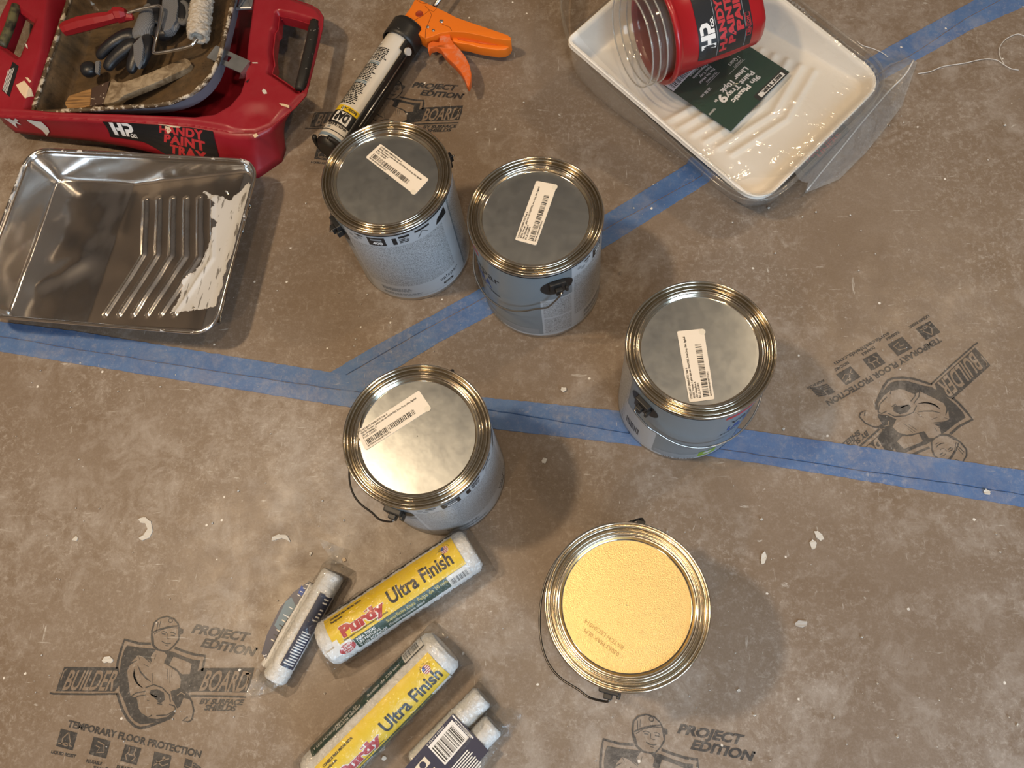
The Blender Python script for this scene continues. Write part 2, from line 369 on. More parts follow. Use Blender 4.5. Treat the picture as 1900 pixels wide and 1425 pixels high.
# folded forearms, hand
for P in (((730, 740), (780, 705), (860, 690)), ((860, 660), (930, 635), (1000, 660), (1060, 720), (1070, 780)), ((735, 770), (800, 730), (860, 722)),
          ((870, 735), (900, 715), (960, 740)), ((875, 765), (920, 760), (940, 790), (1000, 800)), ((950, 895), (1040, 890), (1110, 850)), ((830, 880), (880, 912), (915, 890)),
          ((1060, 800), (1105, 815), (1115, 850)), ((920, 760), (960, 765)), ((800, 830), (785, 760))): LG.line(L4(*P), 9*k4, dk, 3)
LG.poly(L4((905, 680), (960, 672), (1015, 700), (1025, 760), (990, 790), (940, 775), (925, 740), (890, 715)), dk, 3)
LG.poly(L4((862, 715), (890, 705), (920, 735), (965, 770), (955, 800), (925, 795), (905, 770), (870, 760)), pp, 3.4)
# shirt folds
for P in (((770, 500), (762, 560), (785, 620), (840, 665)), ((795, 470), (820, 530), (870, 585), (905, 610)), ((845, 465), (890, 485)), ((918, 540), (920, 625)),
          ((1045, 500), (1045, 590)), ((1065, 500), (1065, 620)), ((1085, 510), (1080, 570)), ((710, 490), (740, 455), (790, 430)), ((800, 385), (812, 425)), ((820, 385), (850, 400), (905, 455)), ((895, 350), (915, 400)), ((1020, 440), (1055, 400), (1080, 360)), ((950, 380), (935, 420))):
    LG.line(L4(*P), 13*k4, dk, 3, taper=.7)
LG.poly(L4((765, 500), (775, 560), (800, 625), (845, 668), (800, 640), (765, 590), (757, 540)), dk, 3)
# head
head = L4((912, 300), (905, 240), (908, 180), (930, 110), (975, 72), (1040, 56), (1100, 75), (1138, 118), (1150, 160), (1178, 170), (1172, 208), (1152, 212), (1142, 262), (1112, 302), (1062, 350), (1020, 360), (960, 350), (930, 325))
LG.poly(head, dk, 3); LG.poly(L4((935, 300), (925, 250), (922, 190), (942, 118), (982, 84), (1040, 68), (1092, 85), (1128, 125), (1136, 160), (1135, 250), (1100, 300), (1055, 342), (1020, 348), (970, 335)), pp, 4)
LG.line(L4((925, 195), (985, 168), (1060, 148), (1130, 142)), 12*k4, dk, 5); LG.line(L4((935, 210), (1000, 172), (1070, 155), (1140, 160)), 6*k4, dk, 5)
LG.line(L4((968, 110), (960, 150), (955, 180)), 7*k4, dk, 5); LG.line(L4((990, 100), (975, 160)), 6*k4, dk, 5)
for k in range(16):
    a0 = 2*math.pi*k/16; a1 = 2*math.pi*(k+1)/16
    LG.line(L4((1072+17*math.cos(a0), 97+17*math.sin(a0)), (1072+17*math.cos(a1), 97+17*math.sin(a1))), 7*k4, dk, 5)
for P, w in ((((990, 195), (1015, 188), (1040, 198)), 7), (((1070, 200), (1095, 198), (1115, 212)), 7), (((998, 207), (1030, 212)), 9), (((1075, 220), (1108, 226)), 9), (((1048, 205), (1040, 240), (1058, 252), (1072, 250)), 5),
             (((1000, 270), (1020, 285), (1050, 292), (1075, 288)), 8), (((1025, 305), (1055, 310)), 5), (((925, 230), (930, 300), (960, 340)), 9)): LG.line(L4(*P), w*k4, dk, 5)
# banner letters
def atext(s, x0, y0, x1, y1, h, mat, lay, **kw):
    """text whose baseline runs between two zoomed pixels"""
    a, b = z4(x0, y0), z4(x1, y1); L = np.linalg.norm(b-a); u = (b-a)/L; sh = kw.pop('sh', 0)
    vv = np.array([-u[1], u[0]])+u*sh
    LG.text(s, a[0], a[1], h*k4, mat, lay, w=L, ax=(u[0], u[1], vv[0], vv[1]), **kw)
atext('BUILDER', 160, 678, 585, 682, 150, pp, 3, bold=.018, sh=.3)
LG.line(L4((150, 600), (178, 520), (205, 500)), 8*k4, pp, 3)
atext('BOARD', 1310, 682, 1690, 690, 150, pp, 3, bold=.018, sh=.3)
LG.line(L4((1735, 560), (1700, 685)), 12*k4, pp, 3); LG.line(L4((1700, 545), (1750, 540)), 12*k4, pp, 3)
atext('PROJECT', 1245, 195, 1708, 272, 66, dk, 1, bold=.05, sh=.35)
atext('EDITION', 1322, 312, 1762, 395, 66, dk, 1, bold=.05, sh=.35)
LG.disc(*z4(1795, 335), 9*k4, dk, 1, n=8)
atext('BY SURFACE', 1312, 795, 1672, 805, 38, dk, 1, bold=.05, sh=.35); atext('SHIELDS', 1350, 848, 1610, 856, 38, dk, 1, bold=.05, sh=.35)
atext('TEMPORARY FLOOR PROTECTION', 200, 985, 1320, 1248, 48, dk, 1, bold=.045)
LG.line(L4((1005, 1240), (1080, 1255)), 1*k4, dk, 1)
ic = [((150, 1003), (290, 1040), (108, 1150)), ((425, 1070), (568, 1107), (385, 1218)), ((690, 1135), (826, 1170), (648, 1275)), ((935, 1195), (1080, 1230), (905, 1340))]
def icon(TL, TR, BL, k):
    Q = quadmap(TL, TR, BL); g_ = lambda *P: [Q(*p) for p in P]; w = np.linalg.norm(TR-TL)
    if k < 4: LG.poly(g_((0, 0), (1, 0), (1, 1), (0, 1)), dk, 1)
    if k == 0: LG.line(g_((.5, .9), (.25, .5), (.3, .2), (.6, .15), (.75, .4), (.5, .9)), w*.06, pp, 2); LG.line(g_((.1, .15), (.5, .3), (.9, .2)), w*.05, pp, 2)
    if k == 1: LG.line(g_((.3, .8), (.7, .7), (.8, .3), (.4, .2), (.5, .5), (.25, .55)), w*.06, pp, 2)
    if k == 2: LG.line(g_((.3, .9), (.35, .6), (.2, .4), (.35, .15)), w*.07, pp, 2); LG.line(g_((.7, .9), (.65, .6), (.8, .4), (.65, .15)), w*.07, pp, 2); LG.line(g_((.35, .5), (.65, .5)), w*.06, pp, 2)
    if k == 3: LG.line(g_((.1, .2), (.5, .6), (.9, .8)), w*.06, pp, 2); LG.line(g_((.2, .5), (.6, .3), (.9, .5)), w*.05, pp, 2); LG.disc(*Q(.6, .75), w*.09, pp, 2, n=10)
    if k == 4:
        LG.poly(g_((0, .45), (.45, .55), (.45, 1), (0, .9)), dk, 1)
        for j in range(6): LG.line(g_((.5 if j > 2 else 0, .08+j*.16-.03), (.6, .1+j*.16), (1, .02+j*.16)), w*.085, dk, 1)
for k, q in enumerate(ic): icon(z4(*q[0]), z4(*q[1]), z4(*q[2]), k)
for x0, y0, x1, y1, s in ((65, 1208, 272, 1250, 'LIQUID RESIST'), (360, 1285, 490, 1312, 'REUSABLE'), (615, 1335, 745, 1360, 'DURABLE'), (880, 1395, 1020, 1425, 'RECYCLABLE')): atext(s, x0, y0, x1, y1, 22, dk, 1, bold=.05)
# the right-hand logo shows the flag icon and the address line: bring them into this frame
def simil(p0, p1, q0, q1):
    """complex similarity p -> q"""
    P0, P1, Q0, Q1 = [complex(*U(*t)) for t in (p0, p1, q0, q1)]; s = (Q1-Q0)/(P1-P0); return s, Q0-s*P0
ref = lambda x, y: (80+x/4.5238, 1130+y/4.5238)
S4 = simil(ref(200, 940), ref(1335, 1215), (1749.3, 629.9), (1534.7, 750.7))
inv4 = lambda px, py: (lambda w: np.array([w.real, w.imag]))((complex(*U(px, py))-S4[1])/S4[0])
zr = lambda x, y: inv4(1480+x/3.75, 560+y/3.75)
icon_flag = icon(zr(268, 635), zr(150, 668), zr(205, 570), 4)
a_, b_ = zr(632, 210), zr(250, 425); u_ = (b_-a_)/np.linalg.norm(b_-a_)
LG.text('surfaceshields.com', *(a_+0*u_), 33*k4, dk, 1, w=np.linalg.norm(b_-a_), ax=(u_[0], u_[1], -u_[1], u_[0]), bold=.03)
a_, b_ = zr(180, 540), zr(60, 598); u_ = (b_-a_)/np.linalg.norm(b_-a_)
LG.text('MADE IN USA', *a_, 20*k4, dk, 1, w=np.linalg.norm(b_-a_), ax=(u_[0], u_[1], -u_[1], u_[0]), bold=.05)
insts = [(1+0j, 0j, sheetS, 'logo beside the small blue roller pack'),
         simil(ref(55, 708), ref(1795, 335), (566.3, 238.5), (860.6, 175.2))+(sheetW, 'logo half hidden by the caulk tube and a can'),
         simil(ref(680, 250), ref(1795, 335), (1118, 1370), (1400, 1397))+(sheetS, 'logo at the bottom edge of the photo'),
         S4+(sheetE, 'upside down logo cut by the long tape')]
for s_, t_, sh_, lab in insts:
    o = LG.build('printed_logo', lambda x, y, h: ((lambda w: (w.real, w.imag, h+.00008))(s_*complex(x, y)+t_)), sh_)
    if sh_ is sheetE:
        b = bmesh.new(); b.from_mesh(o.data); pq = s0+n1*.004
        bmesh.ops.bisect_plane(b, geom=b.verts[:]+b.edges[:]+b.faces[:], plane_co=(pq[0], pq[1], 0), plane_no=(n1[0], n1[1], 0), clear_inner=True); b.to_mesh(o.data); b.free()
    o['label'] = lab
    print('logo scale', abs(s_))

# ------------------------------------------------------------------ paint cans
def steel(name, col=(.62, .60, .56), rough=.22, spk=0.):
    x = NT(name); f = x.noise(60, 6, .6)
    r = x.ramp(f, .3, .7, rough*.92, rough*1.12)
    x.p(Base_Color=x.mix(x.ramp(x.noise(25, 5), .35, .7, 0, .35), col, tuple(c*.88 for c in col)), Metallic=1., Roughness=r)
    if spk: x.bump(x.noise(900, 2, .5), spk, .0006)
    else: x.bump(x.noise(35, 3), .02 if 'rim' in name else .08, .002)
    return x.m
M['rim'] = steel('can_rim_steel', (.66, .60, .49), .11)
M['lidplate'] = steel('can_lid_steel', (.52, .545, .54), .30)
M['lidgold'] = steel('can_lid_gold_lacquer', (.80, .60, .27), .38, .9)
M['can'] = steel('can_body_tin', (.6, .6, .6), .3)
def label_mat():
    x = NT('can_label_blue'); x.p(Base_Color=(.185, .225, .255), Roughness=.28, Specular_IOR_Level=.6); return x.m
M['canlabel'] = label_mat(); M['labelwhite'] = plain('can_label_pale', (.46, .49, .52), .3, Specular_IOR_Level=.6)
def fine_mat():
    x = NT('can_label_fine_print'); v_ = x.map((1, 1, 1.))
    f = x.n('TexNoise', dict(Vector=x.map((900, 900, 1500)), Scale=1., Detail=1.)).outputs[0]
    rows = x.ramp(x.noise(1., 1, vec=x.map((1, 1, 130))), .35, .4, 0, 1)
    x.p(Base_Color=x.mix(x.math('MULTIPLY', x.ramp(f, .47, .60), x.ramp(rows, 0, 1, .5, 1)), (.47, .50, .53), (.14, .145, .15)), Roughness=.3); return x.m
M['fine'] = fine_mat()
M['blackplastic'] = plain('black_plastic', (.012, .012, .012), .4)
M['wire'] = plain('bail_wire_steel', (.42, .41, .39), .3, 1.)
M['darkwire'] = plain('dark_wire', (.12, .115, .11), .35, 1.)
M['sticker'] = plain('sticker_paper', (.80, .72, .60), .55)
HC, RB = .192, .0825
def build_can(px, front, sticker, label, sideink=True, gold=False, drop=.058, bulge=.006, wire='wire'):
    t = empty('paint_can', (px[0], px[1], 0), label, 'paint can', 'gallon paint cans', R(front))
    prof = [(.0005, .003), (.077, .003), (.0785, .0005), (.0815, .0), (.0832, .001), (.0835, .003), (.0825, .0055), (.0825, .182), (.0832, .1835), (.0836, .1855), (.0825, .187)]
    b = mesh('can_body', *lathe(prof), M['can'], t, True, angle=40)
    # wrap-around printed label
    lw = Ink(); C = RB+.0003
    d2 = lambda deg: R(deg)*C
    lw.rect(d2(-180), .007, d2(180), .1805, 'canlabel', 0, n=120)
    lw.rect(d2(-180), .007, d2(180), .0125, 'labelwhite', 1, n=120)
    def cyl(x, y, h): return ((C+h)*math.cos(x/C), (C+h)*math.sin(x/C), y)
    lw.build('label', cyl, b, smooth=True)
    pr = Ink()
    # back panel (phi 104 .. 250)
    pr.rect(d2(104), .013, d2(212), .1805, 'labelwhite', 1, n=40); pr.rect(d2(106), .045, d2(200), .1555, 'fine', 2, n=36, m=4)
    pr.rect(d2(214), .013, d2(252), .1805, 'fine', 1, n=16, m=3)
    for k in range(4):
        z = .062+k*.019; pr.line([(d2(128+i*2), z) for i in range(28)], .0006, 'labelwhite', 3)
    for k, (a0, a1) in enumerate(((108, 126), (128, 147), (149, 168), (170, 189), (191, 210))):
        pr.rect(d2(a0), .158, d2(a1), .179, 'labelwhite', 3, n=8)
        if k == 1: pr.rect(d2(a0+1), .159, d2(a1-2), .178, 'black', 4, n=8); pr.text('400', d2(a0+5), .162, .006, 'white', 5, bold=.03); pr.rect(d2(a0+4), .171, d2(a1-5), .175, 'grey_print', 5, n=4)
        elif k == 4: pr.poly([(d2(a0+2), .16), (d2(a1-2), .162), (d2(a1-3), .178), (d2(a0+5), .17)], 'black', 4)
        elif k == 2: pr.rect(d2(a0+2), .160, d2(a0+6), .175, 'black', 4, n=2); pr.rect(d2(a0+8), .1725, d2(a1-1), .177, 'black', 4, n=6); pr.microtext(d2(a0+8), .161, d2(a1-2), .171, 'black', 3, 4, seed=k)
        elif k == 0:
            for q in ((a0+4, .17), (a0+8, .165), (a0+13, .17)): pr.disc(d2(q[0]), q[1], .0035, 'grey_print', 4, n=12)
            pr.rect(d2(a0+9), .174, d2(a1-1), .177, 'black', 4, n=4)
        else: pr.rect(d2(a0+2), .173, d2(a1-2), .177, 'black', 4, n=6); pr.line([(d2(a0+4), .16), (d2(a0+9), .171), (d2(a0+14), .163)], .0012, 'black', 4)
    pr.text('valspar', d2(179), .030, .0085, 'black', 3, w=.034, sp=1.05); pr.rect(d2(182), .0175, d2(194), .0225, 'black', 3, n=5); pr.text("Lowe's", d2(184), .0185, .003, 'white', 4)
    pr.microtext(d2(118), .026, d2(150), .036, 'grey_print', 4, 3, seed=9); pr.microtext(d2(118), .015, d2(160), .021, 'grey_print', 2, 3, seed=8)
    # side with fine print under one ear, barcode box under the other
    pr.rect(d2(74), .013, d2(106), .118, 'labelwhite', 1, n=12)
    pr.rect(d2(76), .015, d2(103), .062, 'fine', 2, n=10); pr.rect(d2(76), .066, d2(103), .114, 'fine', 2, n=10)
    pr.rect(d2(-112), .013, d2(-72), .094, 'labelwhite', 1, n=14); pr.barcode(d2(-106), .03, d2(-88), .052, 'black', 2, 16, seed=3)
    # front
    pr.rect(d2(-22), .1640, d2(12), .1735, 'red_print', 1, n=10)
    pr.text('valspar', d2(-14), .132, .018, 'black', 2, w=.074); pr.text('ULTRA', d2(-14), .105, .018, 'blue_print', 2, w=.056, bold=.03)
    pr.text('INTERIOR PAINT + PRIMER', d2(-18), .095, .0045, 'black', 2, bold=.02)
    pr.rect(d2(-70), .0135, d2(70), .030, 'grey_print', 1, n=40)
    pr.rect(d2(-30), .0145, d2(-14), .034, 'lime', 2, n=8); pr.disc(d2(-22), .026, .006, 'labelwhite', 3)
    pr.line([(d2(-70+i*3.5), .068-.012*math.sin(i/40*math.pi)) for i in range(41)], .0008, 'grey_print', 2)
    pr.text('124 FL OZ / 3.66 L', d2(-62), .0082, .0034, 'black', 3, bold=.02, sp=1.15); pr.text('ULTRA WHITE BASE A', d2(-6), .0082, .0034, 'black', 3, bold=.02, sp=1.15)
    for s in (90, -90): pr.disc(d2(s), .150, .0215, 'black', 3, n=32, ry=.0185)
    pr.cut(0, .004).build('label_print', cyl, b, eps=.00012)
    # rim ring and recessed lid
    rp = [(.0825, .1868), (.0842, .1872), (.0846, .1890), (.0841, .1912), (.0830, .1920), (.0818, .1913), (.0814, .1885), (.0812, .1868), (.0807, .1868), (.0805, .1897), (.0798, .1907), (.0788, .1908), (.0781, .1899), (.0777, .1868), (.0772, .1855), (.0762, .1850)]
    mesh('rim_ring', *lathe(rp, 128), M['rim'], t, True)
    lp = [(.0762, .1850), (.0757, .1852), (.0753, .1868), (.0750, .1894), (.0744, .1901), (.0738, .1896), (.0735, .1870), (.0730, .1866), (.0726, .1872), (.0723, .1894), (.0716, .1901), (.0706, .1896), (.0702, .1884), (.0697, .1883), (.0692, .1888), (.0686, .1880), (.0676, .1850), (.0668, .1841), (.0658, .1838)]
    lid = mesh('lid', *lathe(lp, 128), M['rim'], t, True)
    pl = [(.0658, .1838), (.063, .1839), (.04, .1843), (.02, .1845), (.0006, .18455)]
    mesh('lid_panel', *lathe(pl, 128), M['lidgold' if gold else 'lidplate'], lid, True)
    # ears and bail
    for s in (1, -1):
        V, Fc = join(rbox(-.0105, .0105, .081, .0885, .1445, .1665, .0012), rbox(-.0045, .0045, .088, .094, .1475, .1585, .001), rbox(-.0125, -.0085, .083, .0915, .147, .1575, .001))
        V = [(x*s, y*s, z) for x, y, z in V]; e = mesh('ear', V, Fc, M['blackplastic'], t)
    pts = []
    for k in range(41):
        u = k/40; th = R(-90+180*u); e = math.sin(math.pi*u); r = .0872+bulge*math.exp(-((u-.8)/.16)**2)+.003*e+(.004*math.exp(-((u-.05)/.04)**2)+.006*math.exp(-((u-.95)/.04)**2))
        z = .150-drop*e**.55
        pts.append((r*math.cos(th), r*math.sin(th), z))
    p0, p1 = pts[0], pts[-1]
    pts = [(-.004, -.0835, .153), (-.002, -.0935, .154), (.001, -.0965, .151)]+pts[2:-2]+[(.001, .0965, .151), (-.002, .0935, .154), (-.004, .0835, .153)]
    mesh('bail_handle', *tube(smoothpath(pts, 4), .00125, 8), M[wire], t, True)
    # sticker on the lid
    if sticker:
        TL, TR, BL, BR = [U(*q, .1846) for q in sticker]
        rot = Matrix.Rotation(-R(front), 3, 'Z')
        loc = lambda q: (rot@Vector((q[0]-px[0], q[1]-px[1], 0)))[:2]
        Q = quadmap(loc(TL), loc(TR), loc(BL), loc(BR)); rc = roundpoly([(0, 0), (1, 0), (1, 1), (0, 1)], .03, 4)
        w_, h_ = np.linalg.norm(TR-TL), np.linalg.norm(BL-TL)
        cor = [(x*w_, y*h_) for x, y in ((0, 0), (1, 0), (1, 1), (0, 1))]; rc = [(p[0]/w_, p[1]/h_) for p in roundpoly(cor, .0022, 4)]
        z0 = .1846; s_ = mesh('sticker', *[(lambda V, Fc: ([tuple(Q(x, y))+(z0+z,) for x, y, z in V], Fc))(*prism(rc, 0, .0003))][0], M['sticker'], t)
        k = Ink()
        for j, (tx, wd) in enumerate((("LOWE'S #0072 (008005-8753) Tinter A", .46), ('005320, Trimmer, 1 gallon satin ext. HGSW7005, Snow Drop, Ultra, Eggshell', .93), ('Ultra White/Base A', .24), ('B-1.25, C-0.6875', .22))):
            k.text(tx, .045, .855-j*.115, .075, 'black', 1, w=wd*.93, bold=.03)
        k.barcode(.05, .18, .80, .42, 'black', 1, 46, seed=int(px[0]*1000)); k.text('00728-0056538725372', .05, .08, .06, 'black', 1, w=.34, bold=.03)
        k.disc(.955, .07, .045, 'cream', 1.5, ry=.12)
        k.build('sticker_print', lambda x, y, h: tuple(Q(x, y))+(z0+.0003+h,), s_)
    return t
canA = build_can((-.2362, .5785), 125, [(706, 267), (796, 333), (678.5, 292), (769.5, 362)], 'paint can hiding the tip of the caulk tube, its sticker slanting down to the right', drop=.05)
canB = build_can((-.0454, .5151), -162, [(955.5, 445), (995, 335.5), (995, 455.5), (1034, 343)], 'paint can standing on the diagonal blue tape, a black ear and wire handle in front', drop=.070, bulge=.002)
canC = build_can((.1423, .3348), -49, [(1279, 746.7), (1255.8, 614.8), (1325.8, 741), (1305.5, 610)], 'rightmost paint can with a flecked lid, standing on the long blue tape', drop=.070, bulge=.002)
canD = build_can((-.1777, .2357), 161, [(660.6, 800.8), (777.5, 724.4), (678.5, 836), (800.6, 757.8)], 'paint can with a sticker rising to the upper right, directly above the yellow roller packs', drop=.030, bulge=.012, wire='darkwire')
canE = build_can((.0501, .054), 167, None, 'paint can with a bare golden lid and no sticker, nearest the bottom of the photo', gold=True, drop=.03, bulge=.012, wire='darkwire')
for o in canE.children:
    if o.name.startswith('lid'): 
        bi = Ink(); a_, b_ = U(1150, 1212, .1846), U(1085, 1165, .1846)
        LT = canE.matrix_basis.inverted() if False else Matrix.Rotation(-R(167), 3, 'Z')
        lc = lambda q: np.array((LT@Vector((q[0]-.0501, q[1]-.054, 0)))[:2])
        A2, B2 = lc(a_), lc(b_); u_ = (B2-A2)/np.linalg.norm(B2-A2)
        M['stamp'] = plain('faded_stamp_ink', (.42, .29, .11), .5, .6)
        bi.text('03063 MAX 0LM', *A2, .0042, 'stamp', 1, ax=(u_[0], u_[1], -u_[1], u_[0])); A3 = A2+np.array([-u_[1], u_[0]])*-.008
        bi.text('BATCH LEC04014', *A3, .0042, 'stamp', 1, ax=(u_[0], u_[1], -u_[1], u_[0]))
        bi.build('lid_stamp', lambda x, y, h: (x, y, .18465+h), o)

# ------------------------------------------------------------------ more helpers
def mw(name, V, Fc, mat, t, smooth=False, **kw):
    """mesh given in world coordinates, parented to thing t (unrotated empty) or to a part of it"""
    L = t.location if t.type == 'EMPTY' else t.parent.location
    return mesh(name, [(p[0]-L[0], p[1]-L[1], p[2]-L[2]) for p in V], Fc, mat, t, smooth, **kw)
def W3(px, py, z): q = U(px, py, z); return np.array([q[0], q[1], z])
def hfield(poly, zf, step, holes=(), snap=True):
    """height field over polygon (2D); returns V, F, edge distance per vertex"""
    P = np.array(poly); x0, y0 = P.min(0)-step; x1, y1 = P.max(0)+step
    nx, ny = int((x1-x0)/step)+2, int((y1-y0)/step)+2
    X, Y = np.meshgrid(x0+np.arange(nx)*step, y0+np.arange(ny)*step); X = X.astype(float); Y = Y.astype(float)
    dist = lambda X, Y: np.minimum.reduce([sdf(poly, X, Y)]+[-sdf(h, X, Y) for h in holes])
    D = dist(X, Y); ins = D > 0
    for _ in range(2):
        e = step*.2; gx = (dist(X+e, Y)-dist(X-e, Y))/(2*e); gy = (dist(X, Y+e)-dist(X, Y-e))/(2*e); g = np.hypot(gx, gy)+1e-9
        m = ~ins & (D > -step*2.2); X = np.where(m, X-D*gx/g, X); Y = np.where(m, Y-D*gy/g, Y); D = dist(X, Y)
    Z = zf(X, Y, np.maximum(D, 0)); idx = np.arange(nx*ny).reshape(ny, nx)
    keep = ins[:-1, :-1] | ins[1:, :-1] | ins[:-1, 1:] | ins[1:, 1:]
    q = np.stack([idx[:-1, :-1], idx[:-1, 1:], idx[1:, 1:], idx[1:, :-1]], -1)[keep]
    used = np.unique(q); mp = -np.ones(nx*ny, int); mp[used] = np.arange(len(used)); V = np.stack([X.ravel(), Y.ravel(), Z.ravel()], 1)[used]
    return V, mp[q].tolist(), np.maximum(D.ravel()[used], 0)
def smin(a, b, k=.004):
    h = np.clip(.5+.5*(b-a)/k, 0, 1); return b*(1-h)+a*h-k*h*(1-h)
def sstep(a, b, x): t = np.clip((x-a)/(b-a), 0, 1); return t*t*(3-2*t)
def pdist(X, Y, L):
    d_ = np.full(X.shape, 9.)
    for a, b in zip(L[:-1], L[1:]):
        a, b = np.array(a), np.array(b); e = b-a; t = np.clip(((X-a[0])*e[0]+(Y-a[1])*e[1])/(e@e+1e-15), 0, 1); d_ = np.minimum(d_, np.hypot(X-a[0]-e[0]*t, Y-a[1]-e[1]*t))
    return d_
def setattr_f(o, name, vals):
    at = o.data.attributes.new(name, 'FLOAT', 'POINT'); at.data.foreach_set('value', np.asarray(vals, dtype=np.float32))
def solid(o, th, off=-1): m = o.modifiers.new('thickness', 'SOLIDIFY'); m.thickness = th; m.offset = off; return o
def skin(name, pts, edges, rad, mat, t, sub=2):
    """organic tube body grown from a skeleton (world coordinates)"""
    L = t.location if t.type == 'EMPTY' else t.parent.location
    me = bpy.data.meshes.new(name); me.from_pydata([(p[0]-L[0], p[1]-L[1], p[2]-L[2]) for p in pts], edges, []); me.materials.append(mat)
    o = bpy.data.objects.new(name, me); link(o, t); m = o.modifiers.new('skin', 'SKIN'); m.use_smooth_shade = True
    if not me.skin_vertices: raise RuntimeError('no skin layer')
    for i, r in enumerate(rad): me.skin_vertices[0].data[i].radius = (r if hasattr(r, '__len__') else (r, r))
    me.skin_vertices[0].data[0].use_root = True
    s = o.modifiers.new('sub', 'SUBSURF'); s.levels = s.render_levels = sub; return o

# materials
def metal_tray_mat(dirty=False):
    x = NT('dirty_tray_steel' if dirty else 'tray_steel')
    at = x.n('Attribute', attribute_name='paint').outputs['Fac']
    edge = x.math('ADD', at, x.ramp(x.noise(70, 8, .7), .2, .8, -.42, .42)); mk = x.ramp(edge, .48, .52)
    if dirty:
        rust = x.mix(x.ramp(x.noise(24, 8, .7), .35, .65), (.028, .020, .012), (.14, .088, .045))
        rust = x.mix(x.ramp(x.noise(7, 4), .45, .6), rust, x.mix(x.ramp(x.noise(1, 5, vec=x.map((30, 90, 40), (0, 0, .6))), .35, .7), (.06, .042, .024), (.13, .085, .042)))
        rust = x.mix(x.ramp(x.noise(150, 5, .7), .62, .68), rust, (.02, .013, .008))
        c = x.mix(mk, rust, (.50, .44, .35)); x.p(Base_Color=c, Metallic=0., Roughness=x.ramp(x.noise(30, 4), .3, .7, .3, .65)); x.bump(x.noise(120, 6, .6), .35, .0015)
    else:
        scr = x.ramp(x.noise(1, 5, vec=x.map((200, 30, 60), (0, 0, .5))), .60, .63)
        c = x.mix(mk, (.78, .76, .73), x.mix(x.math('MULTIPLY', scr, .8), (.55, .56, .57), (.10, .09, .08)))
        x.p(Base_Color=c, Metallic=x.ramp(mk, 0, 1, 1, 0), Roughness=x.ramp(mk, 0, 1, .15, .5)); x.bump(x.math('ADD', x.noise(11, 3), x.math('MULTIPLY', mk, .12)), .28, .004)
    return x.m
M['tray'] = metal_tray_mat(); M['dirtytray'] = metal_tray_mat(True)
def red_mat():
    x = NT('red_tray_plastic'); sp = x.ramp(x.noise(130, 6, .7), .735, .75)
    c = x.mix(x.ramp(x.noise(9, 6), .3, .7), (.235, .007, .015), (.29, .015, .026)); c = x.mix(x.ramp(x.noise(16, 6, .7), .62, .75, 0, .35), c, (.12, .02, .015))
    x.p(Base_Color=x.mix(sp, c, (.5, .44, .38)), Roughness=x.ramp(x.noise(50, 6), .3, .7, .3, .5)); x.bump(x.noise(400, 2), .08, .0005); return x.m
M['redtray'] = red_mat(); M['redpail'] = plain('red_pail_plastic', (.34, .007, .012), .32, Coat_Weight=.2)
M['outw'] = plain('worn_bluish_steel', (.26, .31, .36), .45, .25); M['galv'] = steel('galvanised_bracket', (.50, .54, .58), .4); M['dried'] = plain('dried_paint_flake', (.68, .66, .61), .6); M['driedcream'] = plain('dried_cream_paint', (.70, .55, .38), .6)
M['chrome'] = plain('chrome_wire', (.7, .7, .7), .15, 1.)
def film(name, tint=(.93, .93, .92), milk=.06, bump=.5, scale=38, k=1.):
    x = NT(name); t = x.t; b = x.n('Bump', dict(Height=x.math('ADD', x.noise(scale, 3, .5, dist=2.2), x.math('MULTIPLY', x.noise(scale*.35, 2, .5, dist=3), 1.4)), Strength=bump, Distance=.006)).outputs[0]
    lw = x.n('LayerWeight', dict(Blend=.25, Normal=b)).outputs['Facing']
    x.p(Base_Color=(.8, .8, .79), Roughness=.07, Specular_IOR_Level=.5, Transmission_Weight=0.); x.set(x.b, 'Normal', b)
    gl = x.n('BsdfGlossy', dict(Color=(1, 1, 1), Roughness=.09, Normal=b)).outputs[0]; tr = x.n('BsdfTransparent', dict(Color=tint)).outputs[0]; df = x.n('BsdfDiffuse', dict(Color=(.75, .75, .73), Normal=b)).outputs[0]
    m1 = x.n('MixShader', {0: milk, 1: tr, 2: df}).outputs[0]
    m2 = x.n('MixShader', {0: x.ramp(lw, .12, 1, .035*k, .55*k), 1: m1, 2: gl}).outputs[0]
    x.t.links.new(m2, x.out.inputs[0]); return x.m
M['film'] = film('clear_plastic_film', milk=.02, scale=50, bump=.75); M['drape'] = film('clear_bag_drape', milk=.02, scale=24, bump=.28); M['bag'] = film('clear_bag_film', milk=.19, scale=30, bump=.8); M['clear'] = film('clear_rigid_plastic', (.95, .95, .94), .05, .05, 12, .9); M['clear_sheen'] = film('clear_plastic_painted_sheen', (.96, .955, .94), .30, .25, 14, 2.0)  # last one: clear plastic whitened, reflected light put into its colour

# ------------------------------------------------------------------ shiny metal tray
ZR = .062
Pm = lambda *a: U(*a, ZR)
def rectframe(top, right, bottom, left, z):
    T0, T1 = U(*top[0], z), U(*top[1], z); u = (T1-T0)/np.linalg.norm(T1-T0); B0, B1 = U(*bottom[0], z), U(*bottom[1], z)
    u2 = (B1-B0)/np.linalg.norm(B1-B0); u = u+u2; u /= np.linalg.norm(u); w = np.array([-u[1], u[0]])
    xr = np.mean([U(*p, z)@u for p in right]); xl = np.mean([U(*p, z)@u for p in left]); yt = np.mean([T0@w, T1@w]); yb = np.mean([B0@w, B1@w])
    c = u*(xl+xr)/2+w*(yt+yb)/2; return c, u, w, xr-xl, yt-yb
c, u, w, Lm, Wm = rectframe([(90.7, 278.7), (426.7, 294.7)], [(470.7, 332), (410.7, 561)], [(0, 586.7), (333, 616)], [(27, 350.7), (27, 350.7)], ZR)
print('metal tray', c, Lm, Wm)
